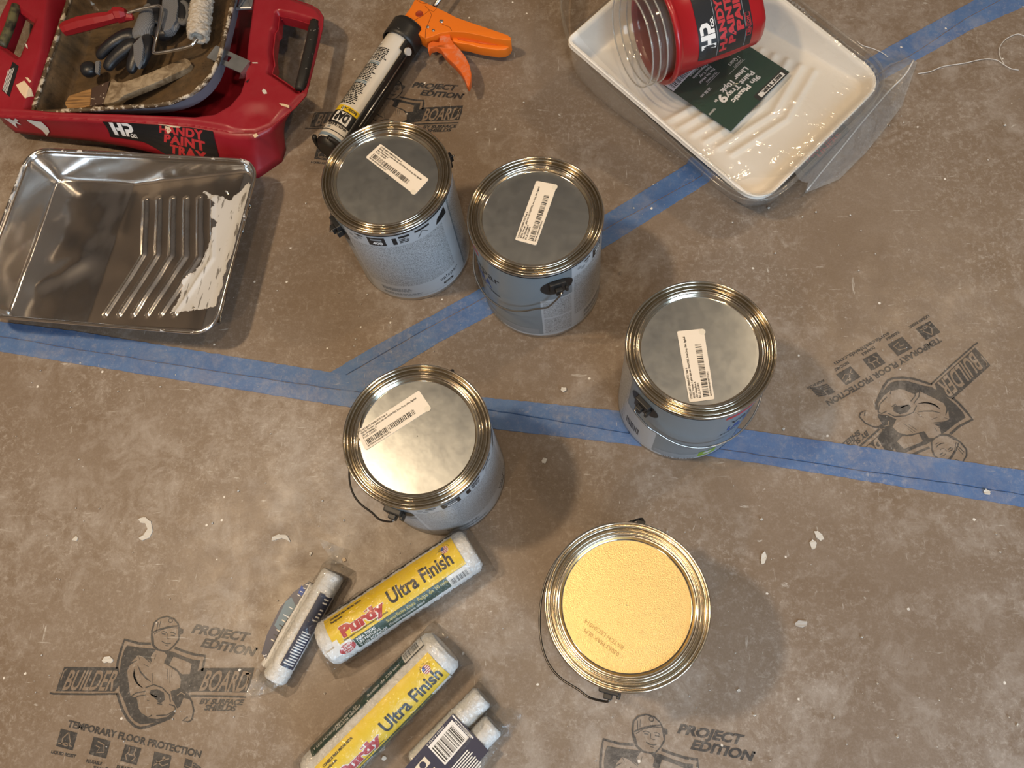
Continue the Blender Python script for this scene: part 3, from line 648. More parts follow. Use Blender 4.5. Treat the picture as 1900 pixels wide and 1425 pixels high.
ang = math.atan2(u[1], u[0])
def loc_of(c, u, w): return lambda px, py, z: np.array([(U(px, py, z)-c)@u, (U(px, py, z)-c)@w])
def tray_z(L, Wd, deep, shallow, ribs, r0=.42, wall=.016, ribh=.0032, ribw=.0034, wav=0., seed=0, dents=()):
    def zf(X, Y, D):
        s = (X+L/2)/L; fl = -(deep+(shallow-deep)*np.clip((s-r0)/(.93-r0), 0, 1))
        fl = fl+.0025*sstep(.0, .03, s-r0)*0
        z = np.maximum(fl, -1.0)
        for (b0, b1, bh, bw) in dents: z = z+bh*np.exp(-(pdist(X, Y, [b0, b1])/bw)**2)
        for rb in ribs: z = z+ribh*np.exp(-(pdist(X, Y, rb)/ribw)**2)
        z = z+wav*vnoise(X, Y, 14, seed)+wav*.5*vnoise(X, Y, 35, seed+1)
        wl = -(D-.003)/wall*deep*1.0
        return -smin(-z, -np.minimum(wl, 0), .006)*1.0
    return zf
lm = loc_of(c, u, w)
px2 = lambda x, y: (x/3.75, 260+y/3.75)
ribs = []
for k in range(6):
    a_ = px2(960+k*97.5, 365); b_ = px2(962+k*99, 762+k*7); e_ = px2(707+k*101, 1192+k*2)
    ribs.append([lm(*a_, .036+.0035*k), lm(*b_, .036+.0035*k), lm(*e_, .026+.003*k)])
metal = empty('paint_tray', (c[0], c[1], 0), 'shiny metal paint tray with dried white paint along its right end', 'paint tray', None, ang)
outl = roundpoly([(-Lm/2, -Wm/2), (Lm/2, -Wm/2), (Lm/2, Wm/2), (-Lm/2, Wm/2)], .036, 10)
V, Fc, D = hfield(outl, tray_z(Lm, Wm, .052, .016, ribs, .40, wav=.0016, seed=3, dents=[(lm(*px2(250, 1010), .01), lm(*px2(560, 850), .01), .0032, .017), (lm(*px2(420, 560), .01), lm(*px2(560, 640), .01), -.0018, .022), (lm(*px2(870, 350), .02), lm(*px2(820, 600), .02), .0012, .012)]), .0022)
V[:, 2] += ZR
tp = mesh('pan', V, Fc, M['tray'], metal, True)
pp_ = [lm(*px2(*q), .045) for q in ((1400, 330), (1480, 430), (1450, 520), (1500, 560), (1440, 740), (1380, 860), (1260, 960), (1240, 1080), (1150, 1190), (1300, 1180), (1500, 1160), (1570, 900), (1690, 560), (1748, 400), (1735, 300), (1600, 420))]
pm = sstep(-.010, .008, sdf(pp_, V[:, 0], V[:, 1])); setattr_f(tp, 'paint', pm*.95)
solid(tp, .0008)
rim = mesh('rolled_rim', *tube([(p[0], p[1], ZR-.0005) for p in outl+[outl[0]]], .0028, 8, caps=False), M['tray'], metal, True)
setattr_f(rim, 'paint', np.clip(vnoise(np.array([v.co.x for v in rim.data.vertices]), np.array([v.co.y for v in rim.data.vertices]), 40, 4)*.5+.22, 0, 1))
for s in (-1, 1):
    lg = mesh('tray_leg', *tube(smoothpath([(Lm/2-.05, s*(Wm/2-.045), .045), (Lm/2-.03, s*(Wm/2-.04), .004), (Lm/2-.03, s*(Wm/2-.055), .0015), (Lm/2-.03, s*(Wm/2-.09), .0015)], 5), .0015, 8), M['wire'], metal, True)

# ------------------------------------------------------------------ red tray
zt = .068
redt = empty('paint_tray', (*U(250, 60, 0), 0), 'large red plastic tray holding the dirty tray, gloves and tools, black grip handle at right', 'paint tray')
Tpx = [(-45, 150), (-38, 195), (-22, 208), (0, 211), (80, 214.5), (150, 217), (220, 220.5), (300, 225), (350, 229), (395, 236), (430, 243), (470, 243), (500, 231), (521, 214), (545, 195), (566, 172),
       (574, 140), (583, 105), (591, 70), (597, 45), (598, 26), (590, 13), (577, 5), (555, -2), (530, -12), (505, -60), (505, -130), (480, -170), (100, -190), (60, -150), (40, -60), (12, -5), (-6, 30), (-20, 80)]
Bpx = [(-5, 170, .02), (0, 205, .02), (8, 228, .022), (30, 246, .022), (105, 255, .022), (175, 262, .022), (240, 273, .022), (300, 287, .024), (355, 302, .020), (420, 322, .008), (445, 331, .0), (480, 330, .0), (523, 300, .0), (530, 278, .0), (523, 234, .012), (558, 180, .050),
       (571, 145, .052), (581, 105, .052), (590, 70, .052), (596, 48, .052), (598, 30, .052), (590, 18, .052), (577, 10, .052), (560, 10, .03), (545, 20, .01), (520, -30, 0), (520, -100, 0), (500, -150, 0), (115, -170, 0), (75, -130, 0), (55, -40, 0), (30, 5, .03), (10, 40, .05), (-5, 90, .05)]
T3 = [W3(x, y, zt) for x, y in Tpx]; B3 = [W3(*p) for p in Bpx]
T2 = [p[:2] for p in T3]
basin = [U(x, y, zt) for x, y in ((48, 198), (98, 203.5), (294, 210), (362, 213), (398, 208), (424, 193), (442, 172), (451, 145), (456, 85), (467, 0), (470, -130), (110, -150), (95, -40), (80, 90))]
hole = [U(x, y, zt) for x, y in ((516, 24), (545, 30), (580, 41), (574, 70), (553, 166), (528, 148), (502, 131), (507, 116), (504, 92), (508, 56), (513, 50))]
hole2 = [U(x, y, zt) for x, y in ((30, 16), (60, 37), (32, 103), (5, 84))]
def zred(X, Y, D):
    db = sdf(basin, X, Y); dep = .062*sstep(-.006, .020, db)
    dh = -sdf(hole, X, Y); z = zt-dep
    z = z-.006*(1-sstep(0, .009, D))-.006*(1-sstep(.0, .008, np.abs(dh)))
    corner = sstep(.03, .0, np.hypot(X-U(475, 232, zt)[0], Y-U(475, 232, zt)[1])-.02)
    return z-.006*corner
V, Fc, D = hfield(T2, zred, .0022, holes=(hole, hole2))
tray_shell = mw('shell', V, Fc, M['redtray'], redt, True); solid(tray_shell, .002)
# skirt: loft between top outline and bottom ring
n_ = len(T3); rows = 6
def dens(L): out = []; m = len(L); [out.extend([L[i]*(1-k/4)+L[(i+1) % m]*k/4 for k in range(4)]) for i in range(m)]; return out
Td, Bd = dens([p-np.array([0, 0, .006]) for p in T3]), dens(B3); n_ = len(Td); V = []
cen = np.mean(T3, 0)
for j in range(rows+1):
    t = j/rows
    for a_, b_ in zip(Td, Bd):
        p = a_*(1-t)+b_*t; o_ = a_-cen; o_[2] = 0; o_ /= np.linalg.norm(o_); p = p+o_*(-.004*math.sin(math.pi*t)); V.append(p)
Fc = [(j*n_+i, j*n_+(i+1) % n_, (j+1)*n_+(i+1) % n_, (j+1)*n_+i) for j in range(rows) for i in range(n_)]
sk = mw('skirt', V, Fc, M['redtray'], redt, True); solid(sk, .002, 0)
# lips around the two hand holes
for h_ in (hole, hole2):
    hp = [np.array([p[0], p[1], zt-.0065]) for p in h_]; V = [tuple(p) for p in hp]+[(p[0], p[1], zt-.024) for p in hp]; k = len(hp)
    solid(mw('hand_hole_wall', V, [(i, (i+1) % k, k+(i+1) % k, k+i) for i in range(k)], M['redtray'], redt), .0018, 0)
gp = [W3(584, 42, zt-.004), W3(578, 75, zt), W3(570, 110, zt), W3(563, 140, zt), W3(556, 168, zt-.004)]
x = NT('black_rubber_grip'); x.p(Base_Color=x.mix(x.ramp(x.noise(160, 5), .66, .68), (.014, .013, .012), (.35, .33, .3)), Roughness=.55); x.bump(x.noise(300, 3), .3); M['grip'] = x.m
mw('grip', *tube(smoothpath(gp, 6), [.0085*(1 if 1 < i < 23 else .9) for i in range(25)], 14), M['grip'], redt, True)
gp2 = [W3(30, 12, zt-.002), W3(18, 50, zt), W3(3, 86, zt-.002)]
x = NT('olive_smeared_grip'); x.p(Base_Color=x.mix(x.ramp(x.noise(60, 5), .4, .6), (.02, .02, .015), (.12, .11, .05)), Roughness=.5); M['grip2'] = x.m
mw('grip', *tube(smoothpath(gp2, 6), .0075, 12), M['grip2'], redt, True)['label'] = 'olive smeared grip'
# label on the front wall: quad in pixels at wall positions
def wallpt(x, t):
    """point on the skirt's front face: x = pixel column of the top edge, t = 0 top .. 1 bottom"""
    xs = [p[0] for p in Tpx[3:12]]; i = max(0, min(len(xs)-2, int(np.searchsorted(xs, x))-1)); f = (x-xs[i])/(xs[i+1]-xs[i])
    a_ = T3[3+i]*(1-f)+T3[4+i]*f-np.array([0, 0, .006]); b_ = B3[3+i]*(1-f)+B3[4+i]*f
    o_ = a_-cen; o_[2] = 0; o_ /= np.linalg.norm(o_)
    return a_*(1-t)+b_*t+o_*(-.004*math.sin(math.pi*t))
lb = Ink()
top_ = [(188+i*(200/12), -.02 if i else .04) for i in range(13)]; top_ = [(188+i*200/24, .03) for i in range(25)]
bt = lambda x: .72+0*x if x < 255 else .72+.26*min(1, (x-255)/60)**1.1
V2 = []
for i in range(25):
    xx = 186+i*(208/24); V2.append((xx, .02)); 
nv = 6; Vv = []; 
for i in range(41):
    xx = 186+206*i/40
    for j in range(nv+1): Vv.append((xx, .03+(bt(xx)-.03)*j/nv))
lb._add(Vv, [(i*(nv+1)+j, i*(nv+1)+j+1, (i+1)*(nv+1)+j+1, (i+1)*(nv+1)+j) for i in range(40) for j in range(nv)], 'black', 1)
def wtext(s, x0, x1, t, h, mat, sl=0., **kw): lb.text(s, x0, -t, h, mat, 2, w=x1-x0, **kw)
wt = Ink()
def vcap(s, x0, x1, tb, h, mat, **kw): wt.text(s, x0, -tb, h, mat, 2, w=x1-x0, **kw)
def hp_logo(k, x, y, h, mat, lay, sx=1., ax=(1, 0, 0, 1), co=True):
    """slanted block H and P joined, CO. behind"""
    Q = lambda a, b: (x+h*(a*sx*ax[0]+b*ax[2]), y+h*(a*sx*ax[1]+b*ax[3]))
    for P in (((0, 0), (.26, 0), (.26, 1), (0, 1)), ((.5, 0), (.76, 0), (.76, 1), (.5, 1)), ((.26, .34), (.5, .34), (.5, .58), (.26, .58)), ((.80, 0), (1.02, 0), (1.02, .30), (.80, .30)),
              ((.80, .26), (1.2, .26), (1.42, .44), (1.42, .82), (1.22, 1), (.80, 1), (.80, .78), (1.1, .78), (1.18, .72), (1.18, .56), (1.1, .5), (.80, .5))): k.poly([Q(*p) for p in P], mat, lay)
    if co: a_ = Q(1.1, -.02); k.text('CO.', a_[0], a_[1], h*.22, mat, lay, w=h*.55*sx, ax=ax, bold=.05)
hp_logo(wt, 197, -.62, .56, 'white', 2, sx=52)
vcap('HANDY', 293, 374, .32, .25, 'red_print', bold=.05, sp=1.1); vcap('PAINT', 303, 374, .60, .23, 'red_print', bold=.05, sp=1.1); vcap('TRAY', 314, 374, .86, .21, 'red_print', bold=.05, sp=1.1)
def wallmap(x, y, h):
    p = wallpt(x, y); 
    return p+np.array([.002, -.8, .5])*(h+.0024)
Lr = np.array(redt.location)
lo = lb.build('front_label', lambda x, y, h: wallmap(x, y, h)-Lr, redt); wt.build('label_print', lambda x, y, h: wallmap(x, -y, h)-Lr, lo)
for P, m_ in (([(63, .95), (56, .7), (45, .45), (40, .2), (44, .12), (58, .2), (66, .22), (70, .55), (70, .75)], 'dried'), ([(8, .7), (2, .45), (0, .1), (4, .15), (10, .1), (12, .25), (22, .08), (24, .2), (17, .3), (20, .5), (11, .4)], 'dried'),
              ([(290, .0), (302, .0), (318, .02), (334, .03), (331, .07), (318, .08), (306, .04), (296, .03)], 'driedcream'), ([(304, .06), (312, .08), (316, .2), (310, .34), (305, .2)], 'driedcream')):
    fl = Ink(); fl.poly(P, m_, 3); fl.build('paint_patch', lambda x, y, h: wallmap(x, y, h)-Lr, redt)
def on_shell(px, py, z=None):
    z = zt if z is None else z; q = U(px, py, z); zz = float(zred(np.array([q[0]]), np.array([q[1]]), np.array([.02]))[0]); return np.array([q[0], q[1], zz])
sh = Ink()
for P, m in ((((518, 192), (522, 196), (537, 201), (537, 196), (527, 193)), 'driedcream'), (((486, 169), (489, 165), (494, 168), (496, 174), (490, 175)), 'dried'), (((466, 246), (473, 243), (477, 248), (470, 252)), 'driedcream'), (((468, 116), (478, 116), (479, 118), (469, 118)), 'dried'),
             (((30, 158), (45, 150), (56, 163), (56, 172), (47, 183), (38, 172)), 'driedcream'), (((47, 144), (52, 144), (58, 151), (55, 154)), 'driedcream'), (((100, 205), (104, 203.5), (115, 205), (110, 206.5)), 'driedcream'), (((46, 80), (51, 84), (52, 91), (49, 88)), 'dried'), (((456, 152), (461, 148), (464, 146), (459, 154)), 'black')):
    sp_ = Ink(); sp_.poly([U(*p, zt) for p in P], m, 1); sp_.cut(0, .003).cut(1, .003).build('paint_patch', lambda x, y, h: np.array([x, y, float(zred(np.array([x]), np.array([y]), np.array([.02]))[0])+h+.0004])-Lr, redt)
sh.poly([U(*p, zt) for p in ((24, 115), (35, 123), (18, 180), (4, 168))], 'black', 1)
for j in range(5): sh.line([U(27.5-j*2.6-1, 126+j*1., zt), U(12-j*1.6, 174-j*1.8, zt)], .0009, 'white', 2)
sh.cut(0, .003).cut(1, .003).build('warning_sticker', lambda x, y, h: np.array([x, y, float(zred(np.array([x]), np.array([y]), np.array([.02]))[0])+h+.0004])-Lr, redt)

# ------------------------------------------------------------------ dirty tray lying tilted inside the red tray
BL3, BR3, TR3 = W3(59, 210, .056), W3(388, 188, .085), W3(425, -8, .085)
ux = BR3-BL3; Ld = np.linalg.norm(ux); ux /= Ld; tmp = TR3-BR3; tmp -= ux*(tmp@ux); Wd = .27; uy = tmp/np.linalg.norm(tmp); uz = np.cross(ux, uy)
org = BL3+ux*Ld/2+uy*Wd/2; print('dirty tray', Ld, np.linalg.norm(tmp), uz)
dirty = empty('paint_tray', tuple(org), 'old paint-caked metal tray tilted inside the large red tray', 'paint tray')
dirty.location = (org[0], org[1], org[2])
MD = Matrix((ux, uy, uz)).transposed(); Dl = lambda p: np.array(MD@Vector(p))
outl = roundpoly([(-Ld/2, -Wd/2), (Ld/2, -Wd/2), (Ld/2, Wd/2), (-Ld/2, Wd/2)], [.012, .098, .06, .012], 10)
V, Fc, D = hfield(outl, tray_z(Ld, Wd, .044, .018, [], .22, wall=.014, wav=.001, seed=8), .0035)
V = [Dl(p) for p in V]; dp = mesh('pan', V, Fc, M['dirtytray'], dirty, True); setattr_f(dp, 'paint', np.clip(.62-D/.008, 0, 1)*.75+.10); solid(dp, .001)
V, Fc = tube([Dl((p[0], p[1], -.0005)) for p in outl+[outl[0]]], .0034, 8, caps=False)
rg = np.random.default_rng(4); V = [np.array(p)+rg.normal(0, .0006, 3) for p in V]
rm = mesh('rolled_rim', V, Fc, M['dirtytray'], dirty, True); setattr_f(rm, 'paint', np.full(len(V), .47))
# outer wall (cleaner, bluish galvanised)
V = [Dl((p[0], p[1], -.003)) for p in outl]+[Dl((p[0]*.93, p[1]*.9, -.034)) for p in outl]; k = len(outl)
mesh('outer_wall', V, [(i, (i+1) % k, k+(i+1) % k, k+i) for i in range(k)], M['outw'], dirty, True)
# bracket with a square hole
a_, b_ = W3(396, 97, .078), W3(455, 124, .073); dv = (b_-a_); dv /= np.linalg.norm(dv); nv_ = np.cross([0, 0, 1], dv); nv_ /= np.linalg.norm(nv_); wd = .013; Lb = np.linalg.norm(b_-a_)
def br(x, y, z=0): return a_+dv*x+nv_*y+np.array([0, 0, z])-org
h0, h1 = Lb*.34, Lb*.52
V = [br(x, y, z) for z in (0, -.0018) for x, y in ((-.004, -wd), (h0, -wd), (h1, -wd), (Lb, -wd), (Lb, wd), (h1, wd), (h0, wd), (-.004, wd), (h0, -wd*.35), (h1, -wd*.35), (h1, wd*.45), (h0, wd*.45))]
top = [(0, 1, 6, 7), (2, 3, 4, 5), (1, 2, 9, 8), (11, 10, 5, 6), (1, 8, 11, 6), (9, 2, 5, 10)]
Fc = top+[tuple(i+12 for i in f)[::-1] for f in top]+[(0, 1, 13, 12), (1, 2, 14, 13), (2, 3, 15, 14), (3, 4, 16, 15), (4, 5, 17, 16), (5, 6, 18, 17), (6, 7, 19, 18), (8, 9, 21, 20), (9, 10, 22, 21), (10, 11, 23, 22), (11, 8, 20, 23)]
k0 = len(V); V += [br(Lb, -wd, 0), br(Lb, wd*.9, 0), br(Lb+.003, wd*.2, -.010), br(Lb+.001, -wd, -.012), br(Lb-.008, -wd*1.25, -.014)]; Fc += [(k0, k0+1, k0+2, k0+3), (k0, k0+3, k0+4)]
mesh('ladder_hook', V, Fc, M['galv'], dirty)

# clip at the top edge
clipo = empty('metal_clip', tuple(W3(455, 5, .07)), 'small grey metal clip hanging on the inner wall of the red tray', 'clip')
V, Fc = join(rbox(-.012, .012, -.012, .02, -.004, -.001, .001), tube([(-.010, -.011, .001), (0, .012, .001), (.010, -.011, .001), (-.010, -.011, .001)], .0016, 6), tube([(-.013, -.012, .0), (.013, -.012, .0)], .0028, 8))
mesh('clip_body', V, Fc, M['galv'], clipo, True, angle=40)

# ------------------------------------------------------------------ mini roller, brush, gloves
rol = empty('mini_roller', tuple(W3(230, 60, .085)), 'small paint roller with red handle and worn cream cover lying across the dirty tray', 'paint roller')
M['redhandle'] = plain('red_handle_plastic', (.26, .010, .014), .38)
hp_ = [W3(118, 56, .082), W3(126, 52.5, .083), W3(150, 45, .085), W3(180, 38, .087), W3(205, 33, .088), W3(213, 30, .088), W3(217, 28, .088), W3(228, 27, .088), W3(235, 26, .088)]
oc = [(math.cos(R(22.5+45*k))*.95, math.sin(R(22.5+45*k))) for k in range(8)]
V, Fc = tube(hp_, [.010, .0118, .0128, .0118, .0098, .0108, .0135, .0125, .008], sec=oc); mw('handle', V, Fc, M['redhandle'], rol)
mw('handle_collar', *tube([W3(222, 27, .088), W3(232, 31, .085), W3(247, 33, .083)], [.0095, .008, .004], 8), M['redhandle'], rol)
wp = smoothpath([W3(232, 26, .088), W3(262, 17, .09), W3(290, 11.5, .091), W3(298, 13, .091), W3(300, 20, .091), W3(294, 55, .088), W3(288, 80, .084), W3(285, 95, .082), W3(289, 99, .082), W3(320, 94, .083), W3(350, 87, .085), W3(359, 81, .087), W3(366, 72, .089)], 6)
mw('frame', *tube(wp, .0028, 10), M['chrome'], rol, True)
def fuzz(p0, p1, r, name, mat, t, n=130, m=56, amp=.0009, seed=0, cap=True):
    rr = np.random.default_rng(seed); p0, p1 = np.array(p0, float), np.array(p1, float); ax = p1-p0; L = np.linalg.norm(ax); ax /= L
    n2 = np.cross(ax, [0, 0, 1.]); n2 /= np.linalg.norm(n2); n3 = np.cross(n2, ax); V = []; nz = rr.normal(0, 1, (n+1, m)); nz = (nz+np.roll(nz, 1, 1)+np.roll(nz, 1, 0))/2
    for i in range(n+1):
        x = L*i/n; e = min(x, L-x); rc = r*(1-.22*max(0, 1-e/(r*.35))**2)
        for k in range(m): a_ = 2*math.pi*k/m; q = rc+amp*nz[i, k]; V.append(p0+ax*x+n2*q*math.cos(a_)+n3*q*math.sin(a_))
    Fc = [(i*m+k, i*m+(k+1) % m, (i+1)*m+(k+1) % m, (i+1)*m+k) for i in range(n) for k in range(m)]
    for end, i in ((p0, 0), (p1, n)):
        b = len(V); V += [end+(p0-p1 if i == 0 else p1-p0)/L*(-.002)+(n2*math.cos(2*math.pi*k/m)+n3*math.sin(2*math.pi*k/m))*r*.55 for k in range(m)]
        b2 = len(V); V += [end+(p1-p0 if i == 0 else p0-p1)/L*.012+(n2*math.cos(2*math.pi*k/m)+n3*math.sin(2*math.pi*k/m))*r*.5 for k in range(m)]
        Fc += [(i*m+k, i*m+(k+1) % m, b+(k+1) % m, b+k) for k in range(m)]+[(b+k, b+(k+1) % m, b2+(k+1) % m, b2+k) for k in range(m)]+[tuple(range(b2, b2+m))]
    L0 = t.location if t.type == 'EMPTY' else t.parent.location
    return fix(mesh(name, [tuple(p-np.array(L0)) for p in V], Fc, mat, t, True))
def fuzzmat(name, c0, c1):
    x = NT(name); x.p(Base_Color=x.mix(x.ramp(x.noise(300, 5, .7), .3, .7), c0, c1), Roughness=.9); x.bump(x.noise(500, 4, .7), .7, .002); return x.m
M['fuzz'] = fuzzmat('white_roller_nap', (.72, .73, .73), (.92, .93, .94)); M['oldfuzz'] = fuzzmat('old_cream_nap', (.36, .31, .25), (.62, .57, .49))
fuzz(W3(367, 71, .089), W3(379, -30, .095), .0165, 'roller_cover', M['oldfuzz'], rol, 90, 44, .0012, 3)
brush = empty('paint_brush', tuple(W3(240, 140, .06)), 'flat chip brush with paint-smeared wooden handle lying in the dirty tray', 'paint brush')
x = NT('paint_smeared_wood'); x.p(Base_Color=x.mix(x.ramp(x.noise(60, 6, .6, dist=1), .4, .62), (.15, .105, .06), (.33, .26, .17)), Roughness=.55); M['bwood'] = x.m
x = NT('rusty_ferrule'); x.p(Base_Color=x.mix(x.ramp(x.noise(110, 4, .6), .58, .63), (.055, .03, .02), (.55, .47, .36)), Roughness=.6); M['ferrule'] = x.m
x = NT('stiff_orange_bristle'); x.p(Base_Color=x.mix(x.ramp(x.noise(1, 5, vec=x.map((20, 300, 20), (0, 0, .3))), .35, .6), (.12, .06, .02), (.36, .19, .06)), Roughness=.7); x.bump(x.noise(1, 3, vec=x.map((20, 600, 20), (0, 0, .3))), .5); M['bristle'] = x.m
def slab(px, z, th, mat, name, t, r=.002):
    P = roundpoly([U(*q, z) for q in px], r, 4); V, Fc = prism([tuple(p) for p in P], z-th, z); o = mw(name, V, Fc, mat, t)
    b = o.modifiers.new('soft', 'BEVEL'); b.width = min(.003, th*.4); b.segments = 3; b.limit_method = 'ANGLE'; b.angle_limit = R(40)
    for f in o.data.polygons: f.use_smooth = True
    return o
zb = .066
slab([(191, 194), (200, 168), (207, 147), (211, 147), (217, 152), (226, 153), (250, 146), (285, 132), (320, 117), (343, 108), (351, 112), (355, 118), (350, 125), (320, 139), (285, 155), (250, 169), (230, 177), (217, 188)], zb, .011, M['bwood'], 'brush_handle', brush, .003)
slab([(167, 197), (171, 163), (203, 150), (193, 193)], zb-.001, .013, M['ferrule'], 'ferrule', brush, .001)
slab([(120, 192), (128, 178), (170, 164), (167, 196), (140, 204), (126, 202)], zb-.003, .008, M['bristle'], 'bristles', brush, .002)
x = NT('black_glove_rubber'); x.p(Base_Color=(.012, .013, .016), Roughness=.38); x.bump(x.noise(220, 5, .6), .35, .001); M['nitrile'] = x.m
x = NT('grey_knit'); wv = x.n('TexWave', dict(Scale=190., Distortion=.6, Vector=x.map((1, 1, 1), (0, 0, .25)))).outputs['Fac']; x.p(Base_Color=x.mix(wv, (.085, .088, .095), (.20, .205, .215)), Roughness=.85)
x.bump(wv, .5, .001); M['knit'] = x.m
g1 = empty('work_glove', tuple(W3(240, 80, .06)), 'grey knit glove with black rubber fingers, crumpled under the roller frame', 'glove', 'grey and black gloves')
P = [W3(262, 62, .070), W3(246, 78, .070), W3(226, 74, .072), W3(205, 90, .068), W3(186, 108, .062), W3(176, 118, .058)]
def chain(pts, rad, name, mat, t, fl=.8): return skin(name, pts, [(i, i+1) for i in range(len(pts)-1)], [(r, r*fl) for r in rad], mat, t)
chain([W3(258, 66, .070), W3(232, 66, .073), W3(208, 80, .072), W3(190, 96, .066), W3(181, 110, .060)], [.017, .013, .011, .010, .008], 'finger', M['nitrile'], g1)
chain([W3(262, 76, .066), W3(240, 86, .068), W3(218, 102, .064), W3(203, 118, .058), W3(197, 132, .054)], [.017, .014, .012, .011, .009], 'finger', M['nitrile'], g1)
chain([W3(270, 72, .068), W3(256, 100, .070), W3(244, 122, .064), W3(243, 138, .060)], [.016, .014, .011, .007], 'finger', M['nitrile'], g1)
chain([W3(275, 66, .072), W3(270, 92, .074), W3(263, 118, .066), W3(260, 128, .060)], [.011, .0125, .009, .005], 'finger', M['nitrile'], g1)
slab([(247, 82), (262, 66), (266, 85), (263, 110), (255, 127), (248, 108)], .0845, .006, M['knit'], 'knit_patch', g1, .002)
chain([W3(160, 118, .050), W3(166, 130, .052), W3(168, 142, .050)], [.012, .0165, .010], 'thumb', M['nitrile'], g1)
slab([(177, 114), (185, 112), (182, 136), (176, 134)], .066, .005, M['knit'], 'knit_patch', g1, .001)
chain([W3(278, 8, .072), W3(272, 30, .075), W3(270, 48, .076), W3(262, 66, .072), W3(248, 76, .07)], [.008, .014, .018, .018, .012], 'knit_cuff', M['knit'], g1, .7)
g2 = empty('work_glove', tuple(W3(320, 30, .07)), 'second grey knit glove, wedged between the roller frame and its cream cover', 'glove', 'grey and black gloves')
slab([(302, -12), (328, -12), (330, 10), (326, 38), (316, 54), (302, 58), (298, 40)], .082, .014, M['knit'], 'knit_back', g2, .004)
ring = [W3(340+10*math.cos(t_)*1., 24+19*math.sin(t_), .078+.006*math.cos(t_)) for t_ in np.linspace(0, 2*math.pi, 25)]
mw('cuff_ring', *tube(ring, .0042, 8, caps=False), M['knit'], g2, True)
chain([W3(322, 60, .066), W3(300, 62, .066), W3(285, 60, .066)], [.015, .015, .012], 'palm', M['nitrile'], g2)
chain([W3(338, 50, .068), W3(342, 30, .070), W3(344, 5, .072), W3(345, -20, .07)], [.012, .013, .013, .012], 'finger', M['nitrile'], g2)
chain([W3(331, 40, .072), W3(325, 52, .074), W3(312, 60, .073)], [.006, .007, .005], 'knit_fold', M['knit'], g2)
chain([W3(290, -10, .066), W3(286, 10, .068), W3(288, 30, .068), W3(290, 50, .066)], [.013, .014, .013, .010], 'finger', M['nitrile'], g2)

# ------------------------------------------------------------------ caulk gun and tube
gun = empty('caulk_gun', tuple(W3(760, 60, 0)), 'orange-handled caulk gun with black cradle lying on its side', 'caulk gun')
M['orange'] = plain('orange_plastic', (.80, .19, .012), .42)
x = NT('orange_trigger_worn'); x.p(Base_Color=x.mix(x.ramp(x.noise(50, 6, .7), .5, .68, 0, .6), (.72, .14, .02), (.55, .38, .30)), Roughness=.5); M['trigger'] = x.m
x = NT('black_cradle_paint'); x.p(Base_Color=x.mix(x.ramp(x.noise(130, 6, .7), .66, .70), (.016, .015, .014), (.40, .38, .34)), Roughness=.42); M['cradle'] = x.m
G0, G1 = W3(611, 277, .031), W3(770, 40, .031); ga = G1-G0; GL = np.linalg.norm(ga); ga /= GL; gn = np.array([ga[1], -ga[0], 0]); gz = np.array([0, 0, 1.])  # gn: to the lower right in the photo
def gp_(s, ps, r): return G0+ga*s+(gn*math.sin(ps)+gz*math.cos(ps))*r        # s metres from the tip, ps angle from up towards right
print('gun length', GL)
def arc(s0, s1, p0, p1, r, ns=2, npsi=24): 
    V = [gp_(s0+(s1-s0)*i/ns, R(p0+(p1-p0)*k/npsi), r) for i in range(ns+1) for k in range(npsi+1)]
    return V, [(i*(npsi+1)+k, i*(npsi+1)+k+1, (i+1)*(npsi+1)+k+1, (i+1)*(npsi+1)+k) for i in range(ns) for k in range(npsi)]
px_s = lambda px, py: float((W3(px, py, .05)-G0)@ga)
s_col0, s_col1 = px_s(731, 67), px_s(748, 42)
rc = .0245
o = mw('cradle', *arc(.012, s_col0+.005, 52, 222, rc+.0035), M['cradle'], gun, True); solid(o, .0014, 1)
o = mw('collar', *arc(s_col0, s_col1+.004, -180, 180, rc+.0035, 4, 48), M['cradle'], gun, True); solid(o, .0018, 1)
V = [gp_(s_col1+.004, R(k*10), rc+.0035) for k in range(36)]; mw('end_plate', V+[gp_(s_col1+.007, R(k*10), rc+.0035) for k in range(36)], [tuple(range(36)), tuple(range(36, 72))[::-1]]+[(k, (k+1) % 36, 36+(k+1) % 36, 36+k) for k in range(36)], M['cradle'], gun)
mw('cradle_tongue', *arc(s_col0-.020, s_col0+.002, 40, 80, rc+.0033), M['cradle'], gun, True)
for dp_, s0, s1 in ((72, .05, s_col0-.012), (84, .02, s_col0-.03)):
    P = [gp_(s0, R(dp_), rc+.0048), gp_((s0+s1)/2, R(dp_), rc+.0052), gp_(s1, R(dp_), rc+.0052)]; mw('cradle_rib', *tube(P, .0014, 6), M['wire' if dp_ == 72 else 'cradle'], gun, True)
V, Fc = tube([gp_(s_col0-.014, R(66), rc+.003), gp_(s_col0-.014, R(66), rc+.0085)], .0062, 16); mw('cradle_bolt', V, Fc, M['dried'], gun, True, angle=40)
V, Fc = tube([gp_(.004, R(q), rc+.004) for q in range(10, 300, 12)], [.004]*25, 6); mw('front_hook', V, Fc, M['cradle'], gun, True)
zo = .044
body = [(771, -3), (784, 2), (798, 8.5), (811, 14.5), (829, 23), (846, 32), (870, 40.5), (897, 49.5), (922, 58), (941, 64.5), (948, 70), (948, 75), (920, 72), (890, 65), (860, 59.5), (836, 58.5), (815, 62), (803, 67), (789, 71.5), (776, 63), (766, 58.5), (755, 54), (745, 51), (746, 37), (753, 26), (760, 17)]
